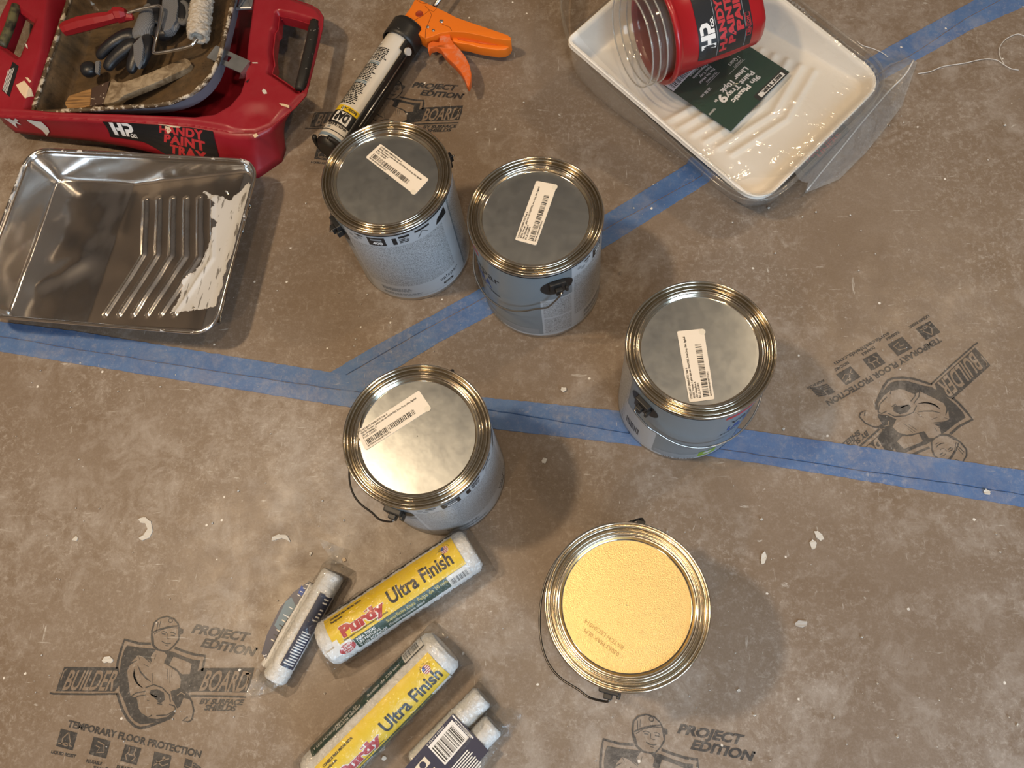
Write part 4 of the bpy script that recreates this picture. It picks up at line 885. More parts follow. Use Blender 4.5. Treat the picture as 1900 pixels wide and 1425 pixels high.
def slabw(px, z, th, mat, name, t, bev=.002, r=0.):
    P = roundpoly([U(*q, z) for q in px], r, 4) if r else [U(*q, z) for q in px]; V, Fc = prism([tuple(p) for p in P], z-th, z); o = mw(name, V, Fc, mat, t, True)
    b = o.modifiers.new('soft', 'BEVEL'); b.width = bev; b.segments = 3; b.limit_method = 'ANGLE'; b.angle_limit = R(50); return o
slabw(body, zo, .022, M['orange'], 'handle_body', gun, .0025)
M['orange_dark'] = M['orange']
slabw([(836, 57), (862, 58), (892, 64), (922, 71), (948, 73), (949, 79), (946, 86), (938, 91), (922, 92.5), (905, 90), (888, 87.5), (868, 82), (848, 79), (838, 76)], zo-.014, .018, M['orange'], 'grip_channel', gun, .002)
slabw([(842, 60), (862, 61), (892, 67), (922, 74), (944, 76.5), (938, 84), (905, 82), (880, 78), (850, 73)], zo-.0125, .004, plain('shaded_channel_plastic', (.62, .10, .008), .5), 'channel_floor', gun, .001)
slabw([(811, 59), (822, 57), (834, 59), (836, 70), (842, 80), (854, 92), (864, 105), (871, 120), (874.5, 136), (873.5, 150), (870, 161), (866, 158), (862, 146), (854, 132), (843, 119), (832, 109), (823, 99), (817, 90), (808, 86), (799, 88), (795, 96), (793, 88), (795, 80), (803, 76), (814, 78), (816, 70)], zo-.006, .013, M['trigger'], 'trigger', gun, .0025)
for q, r_ in (((819, 39.4), .0036), ((793.7, 50), .0030), ((804, 56.4), .0028)):
    c3 = W3(*q, zo); V, Fc = lathe([(0.0002, .0016), (r_*.6, .0013), (r_, .0003), (r_, -.001)], 16); mw('rivet', [(p[0]+c3[0], p[1]+c3[1], p[2]+c3[2]) for p in V], Fc, M['chrome'], gun, True)
c3 = W3(778, 26, zo); V, Fc = lathe([(0.0002, .0002), (.0048, .0003), (.0054, .0009), (.0062, .0008), (.0064, -.0004)], 20); mw('hole_boss', [(p[0]+c3[0], p[1]+c3[1], p[2]+c3[2]) for p in V], Fc, plain('dark_orange_boss', (.30, .035, .01), .5), gun, True)
ln = Ink()
for P in (((789, 71), (790, 55), (796, 40), (801, 28), (796, 18), (789, 11)), ((773, 0), (783, 6), (792, 7)), ((746, 46), (765, 40), (783, 30), (796, 20)), ((820, 45), (834, 50), (838, 57)), ((797, 18), (804, 22), (810, 16))): ln.line([U(*p, zo) for p in P], .0008, 'seamline', 1)
M['seamline'] = plain('orange_seam', (.22, .05, .006), .6); L_ = np.array(gun.location); ln.build('body_seam', lambda x, y, h: (x-L_[0], y-L_[1], zo+h+.0001), gun)
mw('plunger_rod', *tube([W3(806, 12, .033), W3(835, -28, .033), W3(870, -80, .033), W3(872, -88, .033), W3(868, -96, .030), W3(850, -100, .02)], .0036, 8), M['wire'], gun, True)
# the cartridge
tubeo = empty('caulk_tube', tuple(G0), 'white caulk cartridge with fine print and a yellow band, held in the gun', 'caulk tube')
M['tubewhite'] = plain('cartridge_white', (.66, .63, .57), .38)
s1_ = s_col0+.012; prof = [(.0, .006), (.004, .0215), (.007, rc-.0006), (.012, rc), (s1_, rc)]
V = []; 
for s_, r_ in prof: V += [gp_(s_, R(k*7.5), max(r_, .0005)) for k in range(48)]
mw('cartridge', V, [(i*48+k, i*48+(k+1) % 48, (i+1)*48+(k+1) % 48, (i+1)*48+k) for i in range(len(prof)-1) for k in range(48)], M['tubewhite'], tubeo, True, angle=40)
nz = mw('crimped_end', *tube([gp_(-.004, 0, 0), gp_(.002, 0, 0), gp_(.0065, 0, 0)], [.017, .023, .0235], 24), M['cradle'], tubeo, True, angle=40)
k = Ink(); sA = lambda px, py: px_s(px, py)
dg = lambda a: R(a)*rc        # arc coordinate; x = around (towards right), y = along the tube
def band(s0, s1, mat, lay=1, a0=-100, a1=100): k.rect(dg(a0), s0, dg(a1), s1, mat, lay, n=40)
sy0, sy1, sb0 = .058, .068, .033
M['tubeblue'] = plain('cartridge_pale_blue', (.22, .30, .38), .4)
band(.008, .0135, 'tubeblue'); band(.019, .0205, 'black'); band(sb0, sy0, 'black'); band(sy0, sy1, 'yellow')
# writing reads upside down as seen in the photo: frame with x to the left, y to the tip
k.poly([(dg(-26), .0375), (dg(38), .0355), (dg(40), .0385), (dg(38), .053), (dg(34), .0560), (dg(-22), .0560), (dg(-26), .053)], 'white', 2)
k.text('DAP', dg(32), .0540, .0145, 'black', 4, w=.0225, ax=(-1, 0, 0, -1), bold=.07)
k.rect(dg(-14), .0575, dg(-5), .0665, 'white', 3); k.rect(dg(-12), .0585, dg(-7), .0655, 'grey_print', 4)
k.text('BASEBOARD', dg(46), .0655, .0045, 'black', 3, w=.028, ax=(-1, 0, 0, -1), bold=.04)
k.text('WHITE / BLANCO', dg(48), .0325, .0042, 'black', 3, w=.034, ax=(-1, 0, 0, -1), bold=.05); k.rect(dg(-24), .023, dg(-10), .027, 'grey_print', 3)
rr = random.Random(5); 
for j in range(44):
    s_ = .072+j*.0031
    if s_ > s_col0-.032: break
    if j in (14, 15, 27, 28): 
        k.rect(dg(-52), s_, dg(14), s_+.0022, 'steelblue' if j % 2 else 'tubeblue', 2, n=12); continue
    k.microtext(dg(-58), s_, dg(20+6*rr.random()), s_+.0031, 'black', 1, 3, seed=j, fill=.66, ragged=.2)
k.barcode(dg(-62), s_col0-.062, dg(-34), s_col0-.02, 'black', 4, 14, seed=2, horiz=False); k.rect(dg(-64), s_col0-.064, dg(-32), s_col0-.016, 'white', 3, n=8)
k.cut(0, .003).build('tube_print', lambda x, y, h: gp_(y, x/rc, rc+h+.0001)-np.array(tubeo.location), tubeo, eps=.00008)

# ------------------------------------------------------------------ pale tray liners, clear tray liners, label card, bags
ZL = .098
def UP(px, py, p0, n):
    """photo pixel -> point on the plane through p0 with normal n"""
    q = MC.T@np.array([(px-950)/F, -(py-712.5)/F, -1]); o = np.array([0, 0, CH]); return o+q*(((p0-o)@n)/(q@n))
zse, znw = .072, .124
C1, C2, C3 = W3(1409, 380, zse), W3(1641, 148, zse), W3(1073, 62.6, znw)
uy = C2-C1; Wl = np.linalg.norm(uy); uy /= Wl; ux = C1-C3; ux -= uy*(ux@uy); Lc = np.linalg.norm(ux); ux /= Lc; uz = np.cross(ux, uy); Ll = Lc+.004
lo_ = C1-ux*Ll/2+uy*Wl/2; print('liner', Lc, Wl, uz, lo_)
ML = Matrix((ux, uy, uz)).transposed()
def ll(px, py, dz): q = UP(px, py, lo_+uz*dz, uz)-lo_; return np.array([q@ux, q@uy])
LW = lambda x, y, z=0.: lo_+ux*x+uy*y+uz*z
liner = empty('tray_liner_stack', (lo_[0], lo_[1], 0), 'stack of white plastic tray liners under the red pail, green card inside', 'tray liner')
liner.location = tuple(lo_)
x = NT('white_liner_plastic'); x.p(Base_Color=(.80, .76, .69), Roughness=.42, Subsurface_Weight=0.); M['liner'] = x.m
ribs = []
for j in range(6):
    ox, oy = -23.5*j, -14.2*j
    P = [(1512+ox, 129+oy*.85), (1458.5+ox, 221+oy*.9), (1359+ox, 284+oy)]
    ribs.append([ll(*p, -.024) for p in P])
outl = roundpoly([(-Ll/2, -Wl/2), (Ll/2, -Wl/2), (Ll/2, Wl/2), (-Ll/2, Wl/2)], [.012, .040, .040, .012], 10)
V, Fc, D = hfield(outl, tray_z(Ll, Wl, .050, .020, ribs, .34, wall=.020, ribh=.0035, ribw=.0045, wav=.0004, seed=5), .0028)
V = [ML@Vector(p) for p in V]; o = mesh('liner', V, Fc, M['liner'], liner, True); solid(o, .0008)
for j in range(4):
    V, Fc = tube([ML@Vector((p[0]*1.003, p[1]*1.004, -.0010-.0022*j)) for p in outl+[outl[0]]], .0014 if j else .0019, 8, caps=False)
    mesh('liner_rim', V, Fc, M['liner'], liner, True)
# green card
card = empty('label_card', tuple(W3(1330, 150, .072)), 'dark green label card with white lettering lying in the white tray liner', 'label card')
TL, TR, BR = [UP(a_, b_, lo_-uz*dz, uz) for a_, b_, dz in ((1465, 134, .020), (1356, 243.6, .020), (1230, 157, .034))]; BL = TL+BR-TR
Q3 = lambda x, y: ((BL*(1-x)+BR*x)*(1-y)+(TL*(1-x)+TR*x)*y)+np.array([0, 0, .003*math.sin(math.pi*x)])
w_, h_ = np.linalg.norm(TR-TL), np.linalg.norm(TL-BL); asp = h_/w_; print('card', w_, h_)
nx = 14; V = [Q3(i/nx, j/6)-np.array([0, 0, s*.0005]) for s in (0, 1) for j in range(7) for i in range(nx+1)]; n7 = (nx+1)*7
Fc = [(j*(nx+1)+i, j*(nx+1)+i+1, (j+1)*(nx+1)+i+1, (j+1)*(nx+1)+i) for j in range(6) for i in range(nx)]; Fc += [tuple(q+n7 for q in f)[::-1] for f in Fc]
mw('card', V, Fc, M['green'], card, True)
k = Ink(); T = lambda s, x, y, h, w=None, m='white', **kw: k.text(s, x, y*asp, h*asp, m, 2, w=w, **kw)   # frame: width 1, height asp
T('9in Plastic', .075, .665, .062, .70, bold=.03) if False else None
T('9in Plastic', .26, .745, .060, .45, bold=.035); T('Paint Tray', .26, .655, .060, .44, bold=.035); T('Liner 10pk', .26, .565, .060, .43, bold=.035)
T('9', .70, .60, .11, .085, bold=.04); T('in', .79, .60, .042, .035, bold=.02); T('22.86 cm', .72, .44, .034, .15, bold=.02); T('Y0009448', .885, .66, .028, .10)
T('CAPACITY', .20, .465, .026, .15); T('1 Quart', .20, .40, .05, .16); T('FEATURES', .52, .36, .026, .17)
for j, s in enumerate(('Fits 9in Metal', 'Paint Tray', 'Disposable', 'Solvent Resistant')): T(s, .50, .305-j*.05, .032, .24 if j != 1 else .18, bold=.01)
k.line([(.18, .50*asp), (.46, .50*asp)], .003, 'white', 2); k.line([(.50, .40*asp), (.72, .40*asp)], .003, 'white', 2)
k.rect(.02, .905*asp, .52, 1.0*asp, 'black', 1.5, n=6); k.rect(.06, .925*asp, .47, .985*asp, 'white', 2, n=6); k.text('BETTER', .09, .935*asp, .036*asp, 'black', 3, w=.33, bold=.06)
k.rect(.60, 0.01, .995, .155*asp, 'white', 2, n=6); k.barcode(.64, .03, .97, .14*asp, 'black', 3, 26, seed=4)
k.rect(.45, .0, .60, .08*asp, 'white', 2); k.barcode(.46, .012, .58, .07*asp, 'black', 3, 9, seed=9)
k.build('card_print', lambda x, y, h: Q3(x, y/asp)+np.array([0, 0, h+.0001])-np.array(card.location), card)
# clear tray liners underneath
cl = empty('clear_tray_liner', (c[0], c[1], 0), 'clear plastic tray liners underneath the white ones, resting on the floor', 'tray liner')
rimpx = [(1048, -60), (1041, 0), (1046, 40), (1058, 75), (1075, 98), (1110, 130), (1160, 178), (1240, 250), (1310, 312), (1352, 345), (1385, 360), (1420, 362), (1452, 350), (1490, 318), (1560, 250), (1620, 190), (1640, 150), (1625, 110), (1560, 60), (1470, -10), (1380, -80), (1200, -160), (1090, -130)]
botpx = [(1062, -40), (1056, 20), (1058, 80), (1062, 118), (1072, 142), (1108, 180), (1150, 214), (1215, 260), (1278, 305), (1330, 350), (1378, 379), (1412, 380), (1440, 368), (1480, 330), (1550, 262), (1605, 200), (1620, 165), (1608, 130), (1550, 78), (1460, 10), (1370, -60), (1200, -130), (1100, -100)]
rows = [[W3(*p, .075) for p in rimpx], [W3(*p, .070) for p in rimpx]]
for t_ in (.15, .5, .85): rows.append([W3(*a_, .068)*(1-t_)+W3(*b_, .012)*t_ for a_, b_ in zip(rimpx, botpx)])
rows.append([W3(*b_, .004) for b_ in botpx])
rows = [smoothpath(r_+[r_[0]], 4)[:-1] for r_ in rows]; n_ = len(rows[0]); V = [p for r_ in rows for p in r_]
Fc = [(j*n_+i, j*n_+(i+1) % n_, (j+1)*n_+(i+1) % n_, (j+1)*n_+i) for j in range(len(rows)-1) for i in range(n_)]
vx = U(1450, 330, .05)[0]; o = mw('clear_shell', V, Fc, [M['clear_sheen'], M['clear']], cl, True, mi=[1 if V[f[0]][0] > vx else 0 for f in Fc])  # left side takes the whitened copy, its reflections painted in; right stays clear
mw('clear_rim', *tube([p+np.array([0, 0, 0]) for p in rows[0]+[rows[0][0]]], .0022, 8, caps=False), M['clear'], cl, True)
mw('clear_rim', *tube([p-np.array([0, 0, .012]) for p in rows[0]+[rows[0][0]]], .0014, 6, caps=False), M['clear'], cl, True)
# dark card under the bag at the right
crd = empty('label_card', tuple(W3(1530, 280, .002)), 'black label card with red lettering under the clear bag, beside the white liners', 'label card')
dq = [W3(1561, 232, .012), W3(1578, 241, .010), W3(1496, 325, .010), W3(1483, 312, .012)]; inn = [W3(1540, 210, .012), W3(1462, 290, .012)]
V = [inn[0], dq[1], dq[2], inn[1]]; V = V+[p-np.array([0, 0, .0006]) for p in V]; mw('card', V, [(3, 2, 1, 0), (4, 5, 6, 7), (0, 1, 5, 4), (1, 2, 6, 5), (2, 3, 7, 6), (3, 0, 4, 7)], M['black'], crd)
Qd = quadmap(W3(1478, 304, .0126), W3(1553, 226, .0126), W3(1497, 325, .0106), W3(1577, 242, .0106))
k = Ink()
for j, (s, a_, b_) in enumerate((('PAINT TRAY', .14, .86), ('LINERS', .34, .86))): k.text(s, a_, .56-j*.36, .28, 'red_print', 1, w=b_-a_, bold=.03)
k.disc(.84, .56, .035, 'black', 2, ry=.12); k.text('CO.', .01, .75, .12, 'white', 1, w=.09, bold=.05)
k.build('card_print', lambda x, y, h: Qd(x, y)+np.array([0, 0, h+.0002])-np.array(crd.location), crd)
# outer bag: film draped over the liners and spread on the floor at the right
bag = empty('plastic_bag', tuple(W3(1600, 230, 0)), 'clear plastic bag wrapped over the tray liners, its sealed edge spread on the floor', 'plastic bag')
bagpx = [(1060, 45, .128), (1085, 86, .12), (1150, 150, .112), (1230, 226, .10), (1300, 292, .088), (1345, 335, .079), (1360, 362, .05), (1376, 380, .012), (1409, 384, .004), (1470, 371, .003), (1556, 334, .003), (1606, 284, .003), (1640, 242, .003), (1674, 196, .003), (1703, 113, .006), (1690, 102, .010), (1658, 104, .02), (1630, 112, .05), (1585, 70, .08), (1500, -5, .09), (1420, -60, .1), (1160, -60, .125), (1095, 10, .128)]
bp = [U(x, y, z) for x, y, z in bagpx]; lrm = [tuple(LW(x, y)[:2]) for x, y in outl]
def zbag(X, Y, D):
    dl = sdf(lrm, X, Y); zr_ = lo_[2]-((X-lo_[0])*uz[0]+(Y-lo_[1])*uz[1])/uz[2]; fr = np.interp(dl, [-.055, -.040, -.018, -.004], [0, .06, .40, 1.])
    wr = .0016*np.abs(vnoise(X+Y*.4, Y, 60, 11))+.0022*np.abs(vnoise(X, Y, 26, 12))+.0012*np.abs(vnoise(X, Y, 130, 13))
    wr = wr*np.where(dl > .002, .3, 1)
    z = .0125+(zr_+.004-.0125)*fr; e_ = np.where(dl < -.02, np.clip(D/.012, .15, 1), 1); return np.maximum(z*e_+wr, .003)
V, Fc, D = hfield(bp, zbag, .004); V_ = np.array(V); o = mw('bag_film', V, Fc, [M['drape'], M['bag']], bag, True)
dl_ = sdf(lrm, V_[:, 0], V_[:, 1]); o.data.polygons.foreach_set('material_index', np.array([1 if dl_[list(f)].mean() < .0 and V_[list(f), 0].mean() > C1[0]-.035 else 0 for f in Fc], dtype=np.int32))
fx = lambda P, z: [np.array([*U(a_, b_, z), z]) for a_, b_ in P]
seal = smoothpath(fx([(1497, 353), (1530, 312), (1560, 276), (1600, 226), (1650, 168), (1678, 140), (1695, 112)], .0135), 4)
x = NT('heat_sealed_edge'); x.p(Base_Color=(.8, .79, .76), Roughness=.35, Alpha=.75); M['seal'] = x.m
mw('sealed_seam', *tube(seal, .0013, 6), M['seal'], bag, True)
# ------------------------------------------------------------------ red pail with clear pail liners
ZPc = .158; A0, A1 = W3(1215, 60, ZPc), W3(1380, 2, ZPc-.006); pa = A1-A0; PL = np.linalg.norm(pa); pa /= PL
cd = np.array([0, 0, CH])-A0; cd -= pa*(cd@pa); cd /= np.linalg.norm(cd); sd = np.cross(pa, cd); print('pail len', PL)
pail = empty('paint_pail', tuple(A0-np.array([0, 0, .06])), 'red plastic paint pail lying on its side on the white tray liners', 'pail')
def pring(s, r, sq, off=0., n=64):
    out = []
    for k_ in range(n):
        a_ = 2*math.pi*k_/n; ca, sa = math.cos(a_), math.sin(a_); e = 2/(2+sq*3); q = (abs(ca)**(2/e)+abs(sa)**(2/e))**(-e/2) if sq > 0 else 1.
        q = 1+(q-1)*1.; out.append(A0+pa*s+(cd*ca+sd*sa)*r*min(q, 1.12))
    return out
def ploft(secs, mat, name, t, cap=True, close=False, **kw):
    V = [p for s in secs for p in s]; n = len(secs[0]); Fc = [(i*n+k_, i*n+(k_+1) % n, (i+1)*n+(k_+1) % n, (i+1)*n+k_) for i in range(len(secs)-1) for k_ in range(n)]
    if cap: Fc.append(tuple((len(secs)-1)*n+k_ for k_ in range(n)))
    return mw(name, V, Fc, mat, t, True, **kw)
r0, r1 = .0665, .0590
secs = [pring(.004, r0-.004, .0), pring(.0, r0-.002, .0), pring(-.003, r0+.001, .0), pring(-.002, r0+.0045, .0), pring(.003, r0+.005, .0), pring(.006, r0+.003, .0), pring(.009, r0, .05), pring(.03, r0-.003, .2), pring(PL*.6, r1+.003, .7), pring(PL-.012, r1, .9), pring(PL-.004, r1-.003, .9), pring(PL, r1-.009, .8)]
o = fix(ploft(secs, M['redpail'], 'pail_body', pail)); 
inn_ = [pring(.004, r0-.004, .0), pring(.03, r0-.0055, .2), pring(PL*.6, r1+.001, .7), pring(PL-.010, r1-.002, .9), pring(PL-.004, r1-.01, .8)]
ploft(inn_, M['redpail'], 'pail_inside', pail)
# front label on the side facing up
def psurf(s, b, h):
    """s along axis, b around (metres), on the body surface"""
    r = np.interp(s, [.009, .03, PL*.6, PL-.012], [r0, r0-.003, r1+.003, r1]); a_ = b/r; sq = np.interp(s, [.009, .03, PL*.6, PL-.012], [.05, .2, .7, .9]); e = 2/(2+sq*3)
    ca, sa = math.cos(a_), math.sin(a_); q = min((abs(ca)**(2/e)+abs(sa)**(2/e))**(-e/2), 1.12); return A0+pa*s+(cd*ca+sd*sa)*(r*q+h)
sgn = 1 if (sd@np.array([0, -1., 0])) > 0 else -1      # +b towards the bottom of the photo
s0_, s1_ = .031, PL-.026
k = Ink(); XF = lambda x, y: (s0_+x*(s1_-s0_), y)      # x: 0..1 along axis; y: metres around, + = down in the photo
lw0, lw1 = -.046, .056
k._add([(s0_+(s1_-s0_)*i/8, (lw0+(lw1-lw0)*j/24)) for j in range(25) for i in range(9)], [(j*9+i, j*9+i+1, (j+1)*9+i+1, (j+1)*9+i) for j in range(24) for i in range(8)], 'black', 1)
SP = s1_-s0_; ax = (0, -1, -1, 0)   # text runs upward in the photo: x axis = -b, cap direction = towards the mouth
hp_logo(k, s0_+SP*.30, .041, SP*.26, 'white', 2, sx=1.05, ax=ax)
for s, f, h, b0, wd in (('HANDY', .50, .12, .050, .064), ('PAINT', .665, .12, .043, .056), ('PAIL', .825, .12, .030, .042)): k.text(s, s0_+SP*f, b0, SP*h, 'red_print', 2, w=wd, ax=ax, bold=.05)
for f in (.335, .865): k.line([(s0_+SP*f, lw0+.002), (s0_+SP*f, lw1-.002)], .0007, 'grey_print', 2)
k.line([(s0_+SP*.885, .040), (s0_+SP*.885, .014), (s0_+SP*.965, .014), (s0_+SP*.965, .040), (s0_+SP*.885, .040)], .0009, 'red_print', 2); k.text('BERCOM', s0_+SP*.95, .037, SP*.045, 'red_print', 2, w=.019, ax=ax, bold=.03)
for j in range(5): k.rect(s0_+SP*(.885+j*.018), -.040, s0_+SP*(.895+j*.018), -.018, 'cream', 2)
k.cut(1, .004).build('pail_label', lambda x, y, h: psurf(x, y*sgn, h+.0003)-np.array(pail.location), pail)
lin = empty('pail_liner_stack', tuple(A0-np.array([0, 0, .03])), 'nested clear pail liners sticking out of the mouth of the red pail', 'pail liner')
for j in range(3):
    s_ = -.012-.011*j; rj = .0575
    secs = [pring(s_+.0015, rj+.0065, 0), pring(s_-.001, rj+.006, 0), pring(s_, rj+.002, 0), pring(s_+.02, rj, .0), pring(s_+.07, rj-.005, .4), pring(s_+.10, rj-.010, .6)]
    ploft(secs, M['clear'], 'pail_liner', lin, cap=(j == 2)); lp_ = pring(s_-.0005, rj+.0062, 0); mw('liner_lip', *tube(lp_+[lp_[0]], .0011, 6, caps=False), M['clear_sheen'], lin, True)
# pull tabs
for j in range(3): a_, b_ = psurf(.0, -.02*sgn, .0), None

# ------------------------------------------------------------------ packaged roller covers
def axisframe(p0, p1):
    d_ = p1-p0; L = np.linalg.norm(d_); a_ = d_/L; n_ = np.array([a_[1], -a_[0], 0]); n_ /= np.linalg.norm(n_); up = np.cross(n_, a_); up = up if up[2] > 0 else -up
    return L, a_, n_, up
def wrapfilm(p0, p1, r, name, t, e0=.02, e1=.02, seed=0, flat=.9, wr=.0016, mat='film'):
    """crumpled film sleeve around a roller, pinched to flat fins at both ends"""
    L, a_, n_, up = axisframe(p0, p1); ns, m = 90, 48; V = []; rr = np.random.default_rng(seed); x0, x1 = -e0, L+e1
    for i in range(ns+1):
        x = x0+(x1-x0)*i/ns; e = max(0, -x/e0) if x < 0 else (max(0, (x-L)/e1) if x > L else 0); q = max(0, 1-e)
        for k_ in range(m):
            ps = 2*math.pi*k_/m; w_ = wr*(vnoise(np.array(x), np.array(ps*.02+seed), 70, seed)+.7*vnoise(np.array(x*1.3), np.array(ps*.04), 150, seed+3))
            ry = (r*(1.02+.10*e)+float(w_)); rz = (r*1.02+float(w_))*(q**.8*.97+.03)
            z = rz*math.cos(ps); p = p0+a_*x+n_*ry*math.sin(ps)+np.array([0, 0, 1])*(z-(r*.9)*(1-q)**1.3); p[2] = max(p[2], .0009+.0004*(k_ % 2)); V.append(p)
    Fc = [(i*m+k_, i*m+(k_+1) % m, (i+1)*m+(k_+1) % m, (i+1)*m+k_) for i in range(ns) for k_ in range(m)]
    return mw(name, V, Fc, M[mat], t, True)
FLAG = lambda k, x, y, r, ax: None
def flag(k, x, y, r, ax, lay=3):
    Q = lambda a, b: (x+r*(a*ax[0]+b*ax[2]), y+r*(a*ax[1]+b*ax[3]))
    k.poly([Q(math.cos(t_), math.sin(t_)) for t_ in np.linspace(0, 2*math.pi, 24)[:-1]], 'white', lay)
    for j in range(5):
        b = -.8+j*.4; h = math.sqrt(max(0, 1-b*b)); k.poly([Q(-h, b-.1), Q(h, b-.1), Q(h, b+.1), Q(-h, b+.1)], 'red_print', lay+1)
    k.poly([Q(-.98, 0), Q(-.05, 0), Q(-.05, .97), Q(-.5, .85), Q(-.85, .5)], 'blue_print', lay+2)
    t_ = 'MADE IN USA'
    for i, ch in enumerate(t_):
        a_ = R(165-150*i/(len(t_)-1)*1.0); q = Q(1.25*math.cos(a_), 1.25*math.sin(a_)); b_ = a_-math.pi/2; cx = (ax[0]*math.cos(b_)+ax[2]*math.sin(b_), ax[1]*math.cos(b_)+ax[3]*math.sin(b_)); cy = (-ax[0]*math.sin(b_)+ax[2]*math.cos(b_), -ax[1]*math.sin(b_)+ax[3]*math.cos(b_))
        if ch != ' ': k.text(ch, q[0], q[1], r*.28, 'black', lay, ax=(*cx, *cy), bold=.03, align='C')
def purdy(k, x, y, h, w):
    """red slab-serif lettering with a pale outline; x right, y up; x axis = along the roller"""
    for bold, mat, lay, dx in ((.10, 'white', 3, 0), (.055, 'red_print', 4, 0)): k.text('Purdy', x, y, h, mat, lay, w=w, bold=bold)
    u_ = w/5.0
    for lay, g_, mat in ((3, h*.05, 'white'), (4, 0, 'red_print')):
        for a_, b_, c__ in ((-.02, .30, 0), (-.04, .10, .88), (.93, 1.45, .0), (1.15, 1.60, .62), (1.95, 2.5, 0), (1.95, 2.3, .62), (3.0, 3.35, .90), (3.45, 3.95, 0), (3.95, 4.3, .62), (4.55, 5.0, .62)):
            k.rect(x+a_*u_-g_, y+c__*h-g_, x+b_*u_+g_, y+c__*h+h*.10+g_, mat, lay)
def rollerpack(pL, pR, z, r, off, label, seed, uncut=True):
    """off = angle (deg) by which the label is turned; psi measured from up towards the photo's lower right"""
    p0, p1 = W3(*pL, z), W3(*pR, z); L, a_, n_, up = axisframe(p0, p1)
    t = empty('roller_cover_pack', (p0[0], p0[1], 0), label, 'roller cover', 'yellow label roller covers in film')
    fuzz(p0, p1, r, 'roller_cover', M['fuzz'], t, 150, 64, .0007, seed)
    k = Ink(); rl = r+.0012; dg = lambda a: -R(a+off)*rl         # frame: x along axis, y up the wrap (psi decreasing)
    x0, x1 = .018, L-.016
    k.rect(x0, dg(36), x1, dg(-46), 'yellow', 1, n=6, m=30)
    k.rect(x0+.022, dg(68), x1-.030, dg(37), 'green', 1, n=4, m=14)
    k.rect(x1-.030, dg(72), x1-.001, dg(37), 'white', 1, n=2, m=14); k.barcode(x1-.028, dg(66), x1-.004, dg(48), 'black', 2, 22, seed=6)
    k.rect(x0+.004, dg(-68), x1+.002-.03, dg(-108), 'green', 1, n=4, m=12); k.rect(x1-.028, dg(-68), x1+.002, dg(-108), 'white', 1, n=2, m=12); k.barcode(x1-.026, dg(-74), x1-.004, dg(-98), 'black', 2, 22, seed=5); k.line([(x1-.03, dg(-67)), (x1+.002, dg(-67))], .0012, 'black', 2)
    for s, xa, w_, a1 in (('Rodillo de 230 mm', x1-.085, .050, -80), ('Microfibra de', x1-.135, .033, -86), ('maxima calidad', x1-.135, .037, -76), ('Y LOS ACABADOS', x0+.008, .040, -82)): k.text(s, xa, dg(a1)-.002, .0046, 'white', 2, w=w_, bold=.01)
    purdy(k, x0+.014, dg(21), .0125, .060)
    k.text('Ultra Finish', x0+.082, dg(18), .0165, 'black', 3, w=.090, bold=.03)
    k.text('CONSEJOS PARA PINTAR VISITA:', x0+.008, dg(-31), .0028, 'black', 3, w=.044, bold=.06); k.text('Purdy.com', x0+.008, dg(-22), .0028, 'black', 3, w=.016, bold=.06)
    k.text('HERRAMIENTAS PROFESIONALES PARA PINTAR', x0+.012, dg(29), .0017, 'black', 3, w=.062, bold=.05)
    flag(k, x1-.014, dg(-22), .0052, (1, 0, 0, 1))
    k.text('Superficies Lisas', x0+.066, dg(50), .0046, 'goldtext', 2, w=.040, bold=.01); k.text('Felpa de 10 mm', x0+.111, dg(50), .0050, 'goldtext', 2, w=.042, bold=.01); k.text('Microfibra de maxima calidad', x0+.066, dg(62), .0038, 'white', 2, w=.05)
    for j, s in enumerate(('PARA TODAS', 'LAS PINTURAS', 'Y LOS ACABADOS')): k.text(s, x0+.025, dg(46+j*10), .0037, 'white', 2, w=(.026, .030, .037)[j], bold=.03)
    k.rect(x0-.012, dg(54), x0+.020, dg(30), 'white', 1.5, n=2, m=8); k.disc(x0+.011, dg(48), .0105, 'red_print', 2, ry=.0068); k.rect(x0-.001, dg(36), x0+.006, dg(16), 'white', 2, m=6)
    for j, s in enumerate(('ACABADO', 'ULTRA', 'SUAVE')): k.text(s, x0+.011, dg(42.5+j*8), .0028, 'white', 3, w=(.016, .011, .011)[j], bold=.04, align='C')
    k.cut(1, .0025).build('label_sleeve', lambda x, y, h: p0+a_*x+(n_*math.sin(-y/rl)+up*math.cos(-y/rl))*(rl+h+.0004)-np.array(t.location), t, eps=.0001, smooth=True)
    wrapfilm(p0-a_*.002, p1+a_*.002, r+.0035, 'film_wrap', t, .012, .007, seed)
    return t
rollerpack((602, 1200), (878, 1017), .0295, .0285, -4, 'upper pack of yellow-labelled roller covers in film, below the paint can with the rising sticker', 3)
rollerpack((583, 1448), (826, 1200), .0295, .0285, 34, 'lower pack of yellow-labelled roller covers in film, cut by the bottom edge of the photo', 6)
